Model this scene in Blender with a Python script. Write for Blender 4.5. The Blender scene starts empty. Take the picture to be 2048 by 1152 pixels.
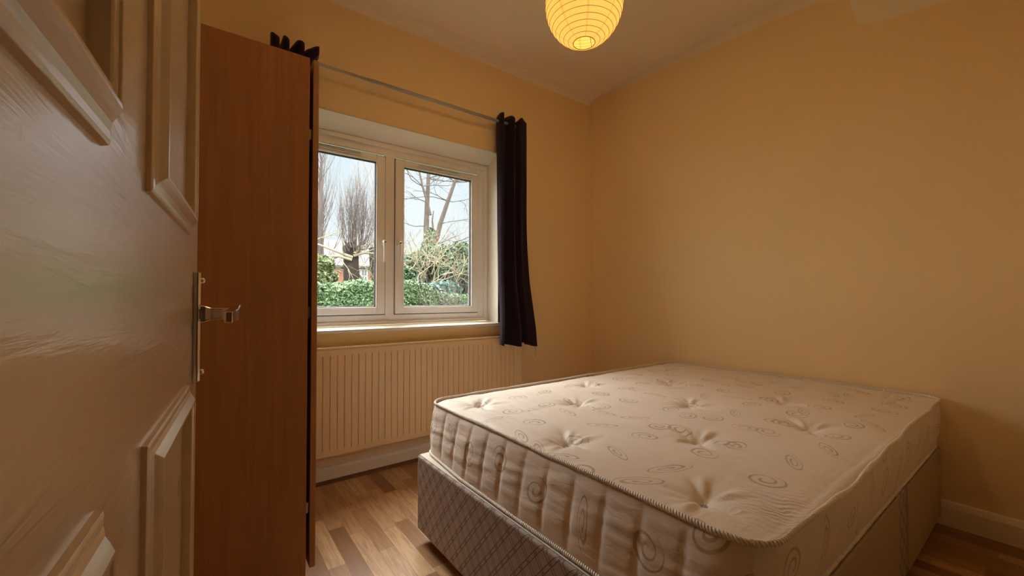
import bpy, math, random
import numpy as np
from mathutils import Vector, noise, Matrix
PI = math.pi
sc = bpy.context.scene
COL = sc.collection

# ------------------------------------------------------------------ camera
CAM_H = 1.05
cd = bpy.data.cameras.new('camera'); cam = bpy.data.objects.new('camera', cd); COL.objects.link(cam)
cd.sensor_width = 36; cd.lens = 825 * 36 / 2048; cd.shift_y = 5.6 / 2048; cd.clip_start = .01; cd.clip_end = 400
cam.location = (0, 0, CAM_H)
cam.rotation_euler = (math.radians(91.0), 0, math.radians(-36.8))
sc.camera = cam
sc.view_settings.view_transform = 'Standard'; sc.view_settings.look = 'None'
sc.view_settings.gamma = 1; sc.view_settings.use_curve_mapping = False
sc.view_settings.exposure = 0.30
try:
    sc.cycles.max_bounces = 12; sc.cycles.diffuse_bounces = 8; sc.cycles.transparent_max_bounces = 24
    sc.cycles.sample_clamp_indirect = 6; sc.cycles.caustics_refractive = False; sc.cycles.caustics_reflective = False
except Exception: pass

# ------------------------------------------------------------------ sky: bright overcast, brighter overhead, brightest where the sun stands behind the cloud above the garden
SKY_LOW, SKY_SIDE, SKY_HIGH, SKY_GLOW = 0.90, 4.0, 10.5, 19.0
GLOW_DIR = Vector((-.04, .77, .64)).normalized()
w = bpy.data.worlds.new('sky'); sc.world = w; w.use_nodes = True
nt = w.node_tree; nt.nodes.clear()
out = nt.nodes.new('ShaderNodeOutputWorld'); bg = nt.nodes.new('ShaderNodeBackground')
tc = nt.nodes.new('ShaderNodeTexCoord'); sx = nt.nodes.new('ShaderNodeSeparateXYZ')
def smap(a, b, c, d):
    q = nt.nodes.new('ShaderNodeMapRange'); q.interpolation_type = 'SMOOTHSTEP'
    for i_, v_ in enumerate((a, b, c, d)): q.inputs[i_ + 1].default_value = v_
    return q
hz_ = nt.nodes.new('ShaderNodeVectorMath'); hz_.operation = 'DOT_PRODUCT'; hz_.inputs[1].default_value = Vector((math.sin(.38), math.cos(.38), .10)).normalized()
me_ = smap(.42, .80, 0, SKY_HIGH); L0 = nt.links.new; L0(tc.outputs['Generated'], sx.inputs[0]); L0(sx.outputs[2], me_.inputs[0])
mr = smap(.76, .92, SKY_SIDE, SKY_LOW)      # sky dimmed where the window shows it, left brighter to the unseen sides
dt_ = nt.nodes.new('ShaderNodeVectorMath'); dt_.operation = 'DOT_PRODUCT'; dt_.inputs[1].default_value = GLOW_DIR
mg = smap(.93, .99, 0, SKY_GLOW)
ad2 = nt.nodes.new('ShaderNodeMath'); ad2.operation = 'ADD'
ad_ = nt.nodes.new('ShaderNodeMath'); ad_.operation = 'ADD'
nz = nt.nodes.new('ShaderNodeTexNoise'); nz.inputs['Scale'].default_value = 3.2; nz.inputs['Detail'].default_value = 4
cr = nt.nodes.new('ShaderNodeValToRGB')
cr.color_ramp.elements[0].position = .35; cr.color_ramp.elements[0].color = (.74, .88, .98, 1)
cr.color_ramp.elements[1].position = .60; cr.color_ramp.elements[1].color = (.90, .97, 1.0, 1)
L = nt.links.new
L(tc.outputs['Generated'], sx.inputs[0]); L(hz_.outputs['Value'], mr.inputs[0]); L(tc.outputs['Generated'], hz_.inputs[0]); L(tc.outputs['Generated'], nz.inputs['Vector']); L(tc.outputs['Generated'], dt_.inputs[0])
L(dt_.outputs['Value'], mg.inputs[0]); L(mr.outputs[0], ad_.inputs[0]); L(mg.outputs[0], ad_.inputs[1])
L(nz.outputs[0], cr.inputs[0]); wm = nt.nodes.new('ShaderNodeMix'); wm.data_type = 'RGBA'; wm.inputs[7].default_value = (1.0, .95, .89, 1)
wf = smap(.94, .78, 0, 1); L(hz_.outputs['Value'], wf.inputs[0]); L(wf.outputs[0], wm.inputs[0]); L(cr.outputs[0], wm.inputs[6]); L(wm.outputs[2], bg.inputs[0]); L(ad_.outputs[0], ad2.inputs[0]); L(me_.outputs[0], ad2.inputs[1]); L(ad2.outputs[0], bg.inputs[1]); L(bg.outputs[0], out.inputs[0])

# ------------------------------------------------------------------ room dimensions
XW, YW, H = 2.775, 2.53, 2.835          # right wall, window wall, ceiling
XL, YB = -0.40, -0.11                   # left wall, door wall
WX0, WX1, WZ0, WZ1 = 0.23, 1.765, 0.866, 2.135
WY = YW + .14                           # window frame plane

# a portal in the window opening (only helps the renderer find the sky)
pl = bpy.data.lights.new('window_portal', 'AREA'); pl.shape = 'RECTANGLE'; pl.size = WX1 - WX0 + .1; pl.size_y = WZ1 - WZ0 + .1
pl.cycles.is_portal = True
po = bpy.data.objects.new('window_portal', pl); COL.objects.link(po)
po.location = ((WX0 + WX1) / 2, WY + .16, (WZ0 + WZ1) / 2); po.rotation_euler = (math.radians(-90), 0, 0)

# ------------------------------------------------------------------ node helper
class M:
    def __init__(s, name, rough=.5, color=(.8, .8, .8), metal=0, spec=.5):
        s.m = bpy.data.materials.new(name); s.m.use_nodes = True; s.t = s.m.node_tree
        s.b = s.t.nodes['Principled BSDF']; s.out = s.t.nodes['Material Output']
        s.b.inputs['Roughness'].default_value = rough; s.b.inputs['Metallic'].default_value = metal
        s.b.inputs['Base Color'].default_value = (*color, 1)
        s.b.inputs['Specular IOR Level'].default_value = spec
    def put(s, v, inp):
        if hasattr(v, 'is_output'): s.t.links.new(v, inp)
        elif isinstance(v, (tuple, list)):
            inp.default_value = tuple(v) if len(inp.default_value) == len(v) else (*v, 1)
        else: inp.default_value = v
    def n(s, typ, **kw):
        nd = s.t.nodes.new(typ)
        for k, v in kw.items(): setattr(nd, k, v)
        return nd
    def f(s, op, a, b=None, c=None):
        nd = s.n('ShaderNodeMath', operation=op)
        s.put(a, nd.inputs[0])
        if b is not None: s.put(b, nd.inputs[1])
        if c is not None: s.put(c, nd.inputs[2])
        return nd.outputs[0]
    def co(s, kind='Object'):
        if not hasattr(s, '_tc'): s._tc = s.n('ShaderNodeTexCoord')
        return s._tc.outputs[kind]
    def xyz(s, v):
        nd = s.n('ShaderNodeSeparateXYZ'); s.put(v, nd.inputs[0]); return nd.outputs[0], nd.outputs[1], nd.outputs[2]
    def vec(s, x, y, z):
        nd = s.n('ShaderNodeCombineXYZ'); s.put(x, nd.inputs[0]); s.put(y, nd.inputs[1]); s.put(z, nd.inputs[2]); return nd.outputs[0]
    def mapv(s, v, scale=(1, 1, 1), rot=(0, 0, 0), loc=(0, 0, 0)):
        nd = s.n('ShaderNodeMapping'); s.put(v, nd.inputs[0]); nd.inputs[1].default_value = loc; nd.inputs[2].default_value = rot; nd.inputs[3].default_value = scale
        return nd.outputs[0]
    def noise(s, v, scale=5, detail=3, rough=.5, dist=0):
        nd = s.n('ShaderNodeTexNoise'); s.put(v, nd.inputs['Vector']); nd.inputs['Scale'].default_value = scale
        nd.inputs['Detail'].default_value = detail; nd.inputs['Roughness'].default_value = rough; nd.inputs['Distortion'].default_value = dist
        return nd.outputs[0]
    def white(s, v):
        nd = s.n('ShaderNodeTexWhiteNoise', noise_dimensions='3D'); s.put(v, nd.inputs['Vector']); return nd.outputs['Value']
    def ramp(s, v, stops, interp='LINEAR'):
        nd = s.n('ShaderNodeValToRGB'); nd.color_ramp.interpolation = interp; e = nd.color_ramp.elements
        while len(e) > 1: e.remove(e[0])
        e[0].position = stops[0][0]; e[0].color = (*stops[0][1], 1)
        for p, c in stops[1:]:
            k = e.new(p); k.color = (*c, 1)
        s.put(v, nd.inputs[0]); return nd.outputs[0]
    def step(s, v, a, b):
        nd = s.n('ShaderNodeMapRange', interpolation_type='SMOOTHSTEP'); s.put(v, nd.inputs[0]); s.put(a, nd.inputs[1]); s.put(b, nd.inputs[2]); return nd.outputs[0]
    def mix(s, fac, a, b, mode='MIX'):
        nd = s.n('ShaderNodeMix', data_type='RGBA', blend_type=mode); s.put(fac, nd.inputs[0]); s.put(a, nd.inputs[6]); s.put(b, nd.inputs[7]); return nd.outputs[2]
    def color(s, v): s.put(v, s.b.inputs['Base Color'])
    def bump(s, h, strength=.2, dist=.01, prev=None):
        nd = s.n('ShaderNodeBump'); nd.inputs['Strength'].default_value = strength; nd.inputs['Distance'].default_value = dist
        s.put(h, nd.inputs['Height'])
        if prev is not None: s.put(prev, nd.inputs['Normal'])
        s.put(nd.outputs[0], s.b.inputs['Normal']); return nd.outputs[0]

# ------------------------------------------------------------------ materials
CREAM = (.86, .675, .405)
CEILC = (.87, .78, .66)
def wall_paint(name, boundary=False):
    k = M(name, .62, CREAM, spec=.25); o = k.co()
    c = k.mix(k.noise(o, 1.3, 3), (CREAM[0] * .97, CREAM[1] * .96, CREAM[2] * .92), (CREAM[0] * 1.02, CREAM[1] * 1.02, CREAM[2] * 1.06))
    spots = k.step(k.noise(o, 9, 6, .75), .70, .78)
    c = k.mix(k.f('MULTIPLY', spots, .25), c, (.62, .36, .14))
    if boundary:      # white ceiling paint that was brought down onto the top of the wall, with an uneven hand-cut edge
        x, y, z = k.xyz(o)
        fc = k.n('ShaderNodeFloatCurve'); k.put(k.f('DIVIDE', y, YW), fc.inputs['Value'])
        cu = fc.mapping.curves[0]
        pts = [(0, 2.43), (.298, 2.44), (.546, 2.476), (.632, 2.504), (.672, 2.66), (.808, 2.728), (1.0, 2.745), (1.45, 2.765), (1.98, 2.79), (2.53, 2.834)]
        cu.points[0].location = (0, pts[0][1] - 2); cu.points[1].location = (1, pts[-1][1] - 2)
        for py, pz in pts[1:-1]: cu.points.new(py / YW, pz - 2)
        for p in cu.points: p.handle_type = 'VECTOR'
        fc.mapping.update()
        zb = k.f('ADD', fc.outputs[0], k.f('MULTIPLY_ADD', k.noise(o, 14, 2), .016, 1.992))
        d = k.f('SUBTRACT', z, zb)
        c = k.mix(k.step(d, -.012, .012), c, CEILC)
    k.color(c)
    k.bump(k.f('ADD', k.noise(o, 60, 4), k.f('MULTIPLY', k.noise(o, 4, 2), 4.0)), .22, .004)
    return k.m
MAT = {}
MAT['wall'] = wall_paint('cream_wall_paint'); MAT['wall_r'] = wall_paint('cream_wall_paint_right', True)
k = M('ceiling_paint', .7, CEILC, spec=.2); k.bump(k.noise(k.co(), 3.5, 3), .3, .03); MAT['ceiling'] = k.m
k = M('reveal_paint', .55, (.88, .84, .74)); MAT['reveal'] = k.m
k = M('skirting_gloss', .32, (.88, .80, .66)); k.bump(k.noise(k.co(), 25, 3), .15, .004); MAT['skirt'] = k.m
k = M('upvc', .3, (.93, .92, .90)); MAT['upvc'] = k.m
k = M('sill_board', .28, (.84, .83, .80)); MAT['sill'] = k.m
k = M('black_gasket', .6, (.012, .012, .014)); MAT['gasket'] = k.m
k = M('clear_vent_plastic', .15, (.85, .85, .83)); MAT['vent'] = k.m
k = M('hall_paint', .8, (.5, .38, .24)); MAT['hall'] = k.m

# glass: transparent with fresnel reflection
g = bpy.data.materials.new('window_glass'); g.use_nodes = True; t = g.node_tree; t.nodes.clear()
o_ = t.nodes.new('ShaderNodeOutputMaterial'); mx = t.nodes.new('ShaderNodeMixShader'); tr = t.nodes.new('ShaderNodeBsdfTransparent'); gl = t.nodes.new('ShaderNodeBsdfGlossy')
lw = t.nodes.new('ShaderNodeLayerWeight'); lw.inputs[0].default_value = .5
pw = t.nodes.new('ShaderNodeMath'); pw.operation = 'POWER'; pw.inputs[1].default_value = 5; t.links.new(lw.outputs['Facing'], pw.inputs[0])
fr = t.nodes.new('ShaderNodeMath'); fr.operation = 'MULTIPLY_ADD'; fr.inputs[1].default_value = .9; fr.inputs[2].default_value = .03; t.links.new(pw.outputs[0], fr.inputs[0]); gl.inputs['Roughness'].default_value = 0.0; tr.inputs[0].default_value = (.97, .985, .98, 1)
t.links.new(fr.outputs[0], mx.inputs[0]); t.links.new(tr.outputs[0], mx.inputs[1]); t.links.new(gl.outputs[0], mx.inputs[2]); t.links.new(mx.outputs[0], o_.inputs[0])
MAT['glass'] = g

# laminate floor: three-strip boards running towards the window
k = M('laminate_floor', .34, spec=.45); x, y, z = k.xyz(k.co())
SW = .066
i = k.f('FLOOR', k.f('DIVIDE', x, SW)); fx = k.f('FRACT', k.f('DIVIDE', x, SW))
yo = k.f('ADD', y, k.f('MULTIPLY', k.white(k.vec(i, 3.3, 0)), 3.0))
ln = .40
j = k.f('FLOOR', k.f('DIVIDE', yo, ln)); fy = k.f('FRACT', k.f('DIVIDE', yo, ln))
rnd = k.white(k.vec(i, j, 7.7)); rnd2 = k.white(k.vec(i, j, 1.1))
base = k.ramp(rnd, [(0, (.25, .118, .048)), (.25, (.36, .19, .082)), (.6, (.54, .325, .16)), (1, (.66, .43, .23))])
gv = k.vec(k.f('ADD', k.f('MULTIPLY', x, 26), k.f('MULTIPLY', rnd2, 40)), k.f('MULTIPLY', y, 2.2), rnd)
grain = k.noise(gv, 2.2, 6, .65, 1.2)
fine = k.noise(k.vec(k.f('MULTIPLY', x, 160), k.f('MULTIPLY', y, 7), rnd2), 2.0, 3)
c = k.mix(k.f('MULTIPLY', k.step(grain, .42, .66), .5), base, (.20, .095, .04))
c = k.mix(k.f('MULTIPLY', fine, .25), c, (.16, .08, .035), 'MIX')
sx_ = k.f('MINIMUM', fx, k.f('SUBTRACT', 1, fx)); sy_ = k.f('MULTIPLY', k.f('MINIMUM', fy, k.f('SUBTRACT', 1, fy)), ln / SW)
seam = k.f('SUBTRACT', 1, k.step(k.f('MINIMUM', sx_, sy_), .004, .022))
c = k.mix(k.f('MULTIPLY', seam, .5), c, (.10, .05, .022)); k.color(c)
k.put(k.f('MULTIPLY_ADD', grain, .16, .26), k.b.inputs['Roughness'])
k.bump(k.f('SUBTRACT', k.f('MULTIPLY', fine, .15), seam), .12, .002)
MAT['floor'] = k.m

def wood(name, c0, c1, rough=.42, axis='z', coat=0):
    k = M(name, rough, spec=.4); x, y, z = k.xyz(k.co())
    a, b, c_ = (x, y, z)
    v = k.vec(k.f('MULTIPLY', a, 22), k.f('MULTIPLY', b, 22), k.f('MULTIPLY', c_, 1.1))
    n1 = k.noise(v, 1.6, 5, .6, .8); n2 = k.noise(k.vec(k.f('MULTIPLY', a, 240), k.f('MULTIPLY', b, 240), k.f('MULTIPLY', c_, 9)), 1, 3)
    c = k.mix(k.step(n1, .3, .7), c0, c1)
    c = k.mix(k.f('MULTIPLY', k.step(n2, .60, .72), .22), c, (c0[0] * .5, c0[1] * .45, c0[2] * .4)); k.color(c)
    k.bump(n2, .05, .001)
    return k.m
MAT['wardrobe'] = wood('beech_foil', (.41, .195, .095), (.49, .24, .12))
MAT['wardrobe_edge'] = wood('beech_edging', (.42, .22, .11), (.50, .28, .145), .4)
MAT['bead'] = wood('floor_beading', (.13, .055, .025), (.18, .08, .035), .4)
k = M('grey_pole_metal', .38, (.36, .34, .31), metal=.3); MAT['pole'] = k.m
k = M('radiator_enamel', .35, (.80, .62, .38)); k.bump(k.noise(k.co(), 30, 2), .05, .002); MAT['rad'] = k.m
k = M('chrome', .09, (.80, .76, .72), metal=1); MAT['chrome'] = k.m
k = M('steel', .3, (.55, .52, .48), metal=1); MAT['steel'] = k.m
k = M('dark_eyelet', .35, (.05, .045, .045), metal=1); MAT['eyelet'] = k.m
k = M('black_plastic', .45, (.012, .012, .012)); MAT['black'] = k.m

# purple curtain cloth
k = M('aubergine_cloth', .85, (.014, .006, .013), spec=.15); k.b.inputs['Sheen Weight'].default_value = .25; k.b.inputs['Sheen Tint'].default_value = (.5, .4, .6, 1)
x, y, z = k.xyz(k.co()); k.bump(k.f('ADD', k.noise(k.mapv(k.co(), (900, 900, 300)), 1, 2), k.f('MULTIPLY', k.noise(k.co(), 9, 3), 4)), .25, .003); MAT['curtain'] = k.m

# gloss-painted door: brush strokes and runs in the paint
k = M('gloss_door_paint', .25, (.64, .525, .40), spec=.55); o = k.co(); x, y, z = k.xyz(o)
st = k.noise(k.vec(k.f('MULTIPLY', x, 8), k.f('MULTIPLY', y, 7), k.f('MULTIPLY', z, 60)), 1.0, 4, .6, .6)
dr = k.noise(k.vec(k.f('MULTIPLY', x, 25), k.f('MULTIPLY', y, 25), k.f('MULTIPLY', z, 9)), 1.0, 4, .6)
dirt = k.step(k.noise(o, 26, 5, .6), .69, .74)
k.color(k.mix(k.f('MULTIPLY', dirt, .35), k.mix(k.noise(o, 3, 3), (.74, .62, .48), (.80, .68, .54)), (.25, .19, .14)))
k.put(k.f('MULTIPLY_ADD', dr, .05, .26), k.b.inputs['Roughness']); k.b.inputs['Coat Weight'].default_value = 1; k.b.inputs['Coat Roughness'].default_value = .20
nb = k.bump(k.f('ADD', st, k.f('MULTIPLY', dr, .25)), .20, .0035); k.put(nb, k.b.inputs['Coat Normal']); MAT['door'] = k.m

# mattress damask: scattered spirals, rings and leaves woven in beige (uv in metres)
def damask(name):
    k = M(name, .50, spec=.35); k.b.inputs['Sheen Weight'].default_value = .15
    u, v, _ = k.xyz(k.co('UV'))
    G = .135
    masks = []
    for layer, (ou, ov, G) in enumerate(((0, 0, .180), (.091, .103, .215))):
        gu = k.f('DIVIDE', k.f('ADD', u, ou), G); gv = k.f('DIVIDE', k.f('ADD', v, ov), G)
        iu = k.f('FLOOR', gu); iv = k.f('FLOOR', gv)
        r1 = k.white(k.vec(iu, iv, 1.5 + layer * 9)); r2 = k.white(k.vec(iu, iv, 2.5 + layer * 9)); r3 = k.white(k.vec(iu, iv, 3.5 + layer * 9)); r4 = k.white(k.vec(iu, iv, 4.5 + layer * 9))
        du = k.f('MULTIPLY', k.f('SUBTRACT', k.f('SUBTRACT', gu, iu), k.f('MULTIPLY_ADD', r1, .24, .38)), G)
        dv = k.f('MULTIPLY', k.f('SUBTRACT', k.f('SUBTRACT', gv, iv), k.f('MULTIPLY_ADD', r2, .24, .38)), G)
        an = k.f('MULTIPLY', r3, 6.283); ca = k.f('COSINE', an); sa = k.f('SINE', an)
        p = k.f('ADD', k.f('MULTIPLY', du, ca), k.f('MULTIPLY', dv, sa)); q = k.f('SUBTRACT', k.f('MULTIPLY', dv, ca), k.f('MULTIPLY', du, sa))
        leaf = k.f('GREATER_THAN', r4, .55)
        asp = k.f('MULTIPLY_ADD', leaf, 2.0, 1.25)
        q2 = k.f('MULTIPLY', q, asp)
        rr = k.f('SQRT', k.f('ADD', k.f('MULTIPLY', p, p), k.f('MULTIPLY', q2, q2)))
        # leaves come to a point at both ends
        pinch = k.f('ABSOLUTE', k.f('DIVIDE', q2, k.f('MAXIMUM', rr, .001)))
        rr = k.f('ADD', rr, k.f('MULTIPLY', k.f('MULTIPLY', leaf, pinch), .006))
        th = k.f('ARCTAN2', q2, p)
        pitch = k.f('MULTIPLY_ADD', leaf, .008, .0225)
        ph = k.f('SUBTRACT', k.f('DIVIDE', rr, pitch), k.f('DIVIDE', th, 6.2832))
        band = k.f('ABSOLUTE', k.f('SUBTRACT', k.f('FRACT', ph), .5))
        wdt = k.f('MULTIPLY_ADD', k.f('SINE', k.f('ADD', th, r1)), .06, .14)
        line = k.f('SUBTRACT', 1, k.step(k.f('SUBTRACT', band, wdt), -.035, .035))
        rmax = k.f('MULTIPLY_ADD', leaf, .024, .049)
        inside = k.f('SUBTRACT', 1, k.step(k.f('SUBTRACT', rr, rmax), -.0015, .0015))
        core = k.step(rr, .006, .009)
        gate = k.f('LESS_THAN', k.white(k.vec(iu, iv, 8.1 + layer * 5)), .95 if layer == 0 else .45)
        masks.append(k.f('MULTIPLY', k.f('MULTIPLY', line, inside), k.f('MULTIPLY', core, gate)))
    m = k.f('MAXIMUM', masks[0], masks[1])
    tw = k.f('SINE', k.f('MULTIPLY', k.f('ADD', u, v), 2200))
    c = k.mix(k.noise(k.vec(u, v, 0), 6, 3), (.74, .655, .565), (.78, .70, .615))
    c = k.mix(k.f('MULTIPLY', m, .8), c, (.40, .315, .21))
    sp = k.step(k.noise(k.vec(u, v, 3), 55, 1), .82, .84)
    c = k.mix(k.f('MULTIPLY', sp, .7), c, (.12, .08, .05))
    k.color(c)
    b1 = k.bump(k.f('ADD', k.f('MULTIPLY', k.noise(k.vec(u, v, 0), 420, 2), .5), k.f('MULTIPLY', m, -.5)), .25, .001)
    wr = k.noise(k.mapv(k.vec(u, v, 0), (1, 3.5, 1)), 16, 3, .5, .6)
    b2 = k.bump(wr, .22, .008, b1)
    # stretch creases fanning in from the near corner
    su = k.f('DIVIDE', k.f('SUBTRACT', u, 1.03), .11); sv = k.f('DIVIDE', k.f('SUBTRACT', v, .405), .065)
    mk_ = k.f('EXPONENT', k.f('MULTIPLY', k.f('ADD', k.f('MULTIPLY', su, su), k.f('MULTIPLY', sv, sv)), -1))
    wv = k.f('SINE', k.f('ADD', k.f('MULTIPLY', k.f('ADD', u, k.f('MULTIPLY', v, .45)), 330), k.f('MULTIPLY', k.noise(k.vec(u, v, 0), 16, 3), 22)))
    k.bump(k.f('MULTIPLY', k.f('MULTIPLY', wv, mk_), k.noise(k.vec(u, v, 4), 24, 2)), .8, .0026, b2)
    return k.m
MAT['damask'] = damask('mattress_damask')
k = M('rope_piping', .6, (.66, .55, .43)); u, v, _ = k.xyz(k.co('UV'))
s_ = k.f('SINE', k.f('ADD', k.f('MULTIPLY', u, 900), k.f('MULTIPLY', v, 12)))
k.color(k.mix(k.step(s_, -.2, .6), (.68, .60, .51), (.93, .88, .82))); k.bump(s_, .6, .002); MAT['piping'] = k.m
k = M('tuft_felt', .8, (.42, .40, .38)); MAT['tuft'] = k.m

# divan fabric: doubled diamond lattice with small dots at the crossings
def lattice(name):
    k = M(name, .85, spec=.15); x, y, z = k.xyz(k.co()); u = k.f('ADD', x, y)
    def lines(S, off):
        a = k.f('ADD', k.f('DIVIDE', u, S), k.f('DIVIDE', z, S * 1.15)); b = k.f('SUBTRACT', k.f('DIVIDE', u, S), k.f('DIVIDE', z, S * 1.15))
        r = []
        for t_ in (a, b):
            fr_ = k.f('ABSOLUTE', k.f('SUBTRACT', k.f('FRACT', t_), .5))
            d = k.f('ABSOLUTE', k.f('SUBTRACT', fr_, .5 - off))
            r.append((d, fr_))
        return r
    (da, fa), (db, fb) = lines(.064, .12)
    l1 = k.f('SUBTRACT', 1, k.step(k.f('MINIMUM', da, db), .018, .038))
    dots = k.f('MULTIPLY', k.f('GREATER_THAN', fa, .44), k.f('GREATER_THAN', fb, .44))
    nn = k.noise(k.co(), 45, 3)
    c = k.mix(k.noise(k.vec(u, z, 0), 7, 3), (.36, .295, .275), (.45, .385, .35))
    c = k.mix(k.f('MULTIPLY', k.step(nn, .5, .6), .2), c, (.52, .47, .44))
    c = k.mix(k.f('MULTIPLY', l1, .85), c, (.13, .085, .07))
    c = k.mix(k.f('MULTIPLY', dots, .7), c, (.12, .07, .06)); k.color(c)
    k.bump(k.f('ADD', k.noise(k.mapv(k.co(), (500, 500, 500)), 1, 2), k.f('MULTIPLY', l1, -.5)), .3, .001)
    return k.m
MAT['lattice'] = lattice('divan_lattice_fabric')
k = M('divan_top_cloth', .85, (.62, .58, .50)); MAT['divan_top'] = k.m
k = M('drawer_cloth', .8, (.40, .31, .20)); k.bump(k.noise(k.mapv(k.co(), (400, 400, 400)), 1, 2), .2, .001); MAT['drawer'] = k.m

# paper lantern
k = M('lantern_paper', .8, (.9, .72, .42)); o = k.co(); x, y, z = k.xyz(o)
fib = k.noise(o, 90, 4, .7)
ang = k.f('ARCTAN2', y, x); sf = k.f('ABSOLUTE', k.f('SUBTRACT', k.f('FRACT', k.f('MULTIPLY', k.f('ADD', ang, 0.3), 8 / 6.2832)), .5))
seam = k.f('SUBTRACT', 1, k.step(sf, .03, .055))
pc = k.mix(k.f('MULTIPLY', fib, .4), (.98, .84, .52), (.9, .70, .36)); pc = k.mix(k.f('MULTIPLY', seam, .4), pc, (.72, .46, .16))
t = k.t; tr = k.n('ShaderNodeBsdfTranslucent'); df = k.n('ShaderNodeBsdfDiffuse'); m1 = k.n('ShaderNodeMixShader'); m1.inputs[0].default_value = .4
em = k.n('ShaderNodeEmission'); ad = k.n('ShaderNodeAddShader')
k.put(pc, tr.inputs[0]); k.put(pc, df.inputs[0]); k.put(pc, em.inputs[0])
em.inputs[0].default_value = (1, .6, .16, 1)
k.put(k.mix(1.0, pc, (1, .60, .18), 'MULTIPLY'), em.inputs[0]); em.inputs[1].default_value = .25
t.links.new(df.outputs[0], m1.inputs[1]); t.links.new(tr.outputs[0], m1.inputs[2]); t.links.new(m1.outputs[0], ad.inputs[0]); t.links.new(em.outputs[0], ad.inputs[1]); t.links.new(ad.outputs[0], k.out.inputs[0])
MAT['paper'] = k.m
k = M('lantern_wire', .5, (.30, .17, .05)); MAT['wire'] = k.m
k = M('lit_bulb', .4, (1, 1, 1)); k.b.inputs['Emission Color'].default_value = (1, .72, .33, 1); k.b.inputs['Emission Strength'].default_value = 6; MAT['bulb'] = k.m
k = M('white_plastic', .4, (.8, .78, .72)); MAT['plastic'] = k.m

# outside
def leafmat(name, a, b):
    k = M(name, .5, spec=.3); r = k.n('ShaderNodeObjectInfo'); ge = k.n('ShaderNodeNewGeometry')
    c = k.mix(ge.outputs['Random Per Island'], a, b); k.color(c); k.b.inputs['Subsurface Weight'].default_value = 0
    return k.m
MAT['hedge'] = leafmat('hedge_leaves', (.012, .035, .014), (.11, .20, .085))
MAT['ever'] = leafmat('evergreen_leaves', (.010, .034, .018), (.050, .125, .062))
MAT['teal'] = leafmat('bluish_leaves', (.014, .045, .038), (.055, .14, .115))
MAT['ivy'] = leafmat('ivy_leaves', (.018, .045, .022), (.075, .15, .07))
MAT['olive'] = leafmat('olive_leaves', (.04, .06, .02), (.14, .18, .08))
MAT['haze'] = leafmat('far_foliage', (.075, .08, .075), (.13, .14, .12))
def bark(name, a, b):
    k = M(name, .9, spec=.1); k.color(k.mix(k.noise(k.mapv(k.co(), (6, 6, 1.5)), 2, 4), a, b)); return k.m
MAT['bark'] = bark('grey_bark', (.05, .042, .038), (.11, .095, .085))
MAT['dark_bark'] = bark('dark_bark', (.012, .010, .009), (.04, .032, .028))
MAT['pale_bark'] = bark('pale_twigs', (.17, .15, .11), (.30, .27, .20))
MAT['twig'] = bark('brown_twigs', (.075, .062, .062), (.13, .11, .105))
k = M('brick', .85); bt = k.n('ShaderNodeTexBrick'); k.put(k.mapv(k.co(), (1, 1, 1), (PI / 2, 0, 0)), bt.inputs['Vector']); bt.inputs['Scale'].default_value = 3.5
bt.inputs['Color1'].default_value = (.20, .062, .035, 1); bt.inputs['Color2'].default_value = (.26, .09, .05, 1); bt.inputs['Mortar'].default_value = (.22, .17, .14, 1); k.color(bt.outputs[0]); MAT['brick'] = k.m
k = M('slate', .7, (.22, .22, .25)); x, y, z = k.xyz(k.co()); k.color(k.mix(k.step(k.f('FRACT', k.f('MULTIPLY', z, 4)), .75, .95), (.030, .030, .034), (.016, .016, .019))); MAT['slate'] = k.m
k = M('white_joinery', .5, (.42, .43, .43)); MAT['joinery'] = k.m
k = M('far_pane', .1, (.10, .13, .15)); MAT['far_pane'] = k.m
k = M('lawn', .95); k.color(k.mix(k.noise(k.co(), 3, 5), (.02, .035, .012), (.05, .07, .03))); MAT['lawn'] = k.m

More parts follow.
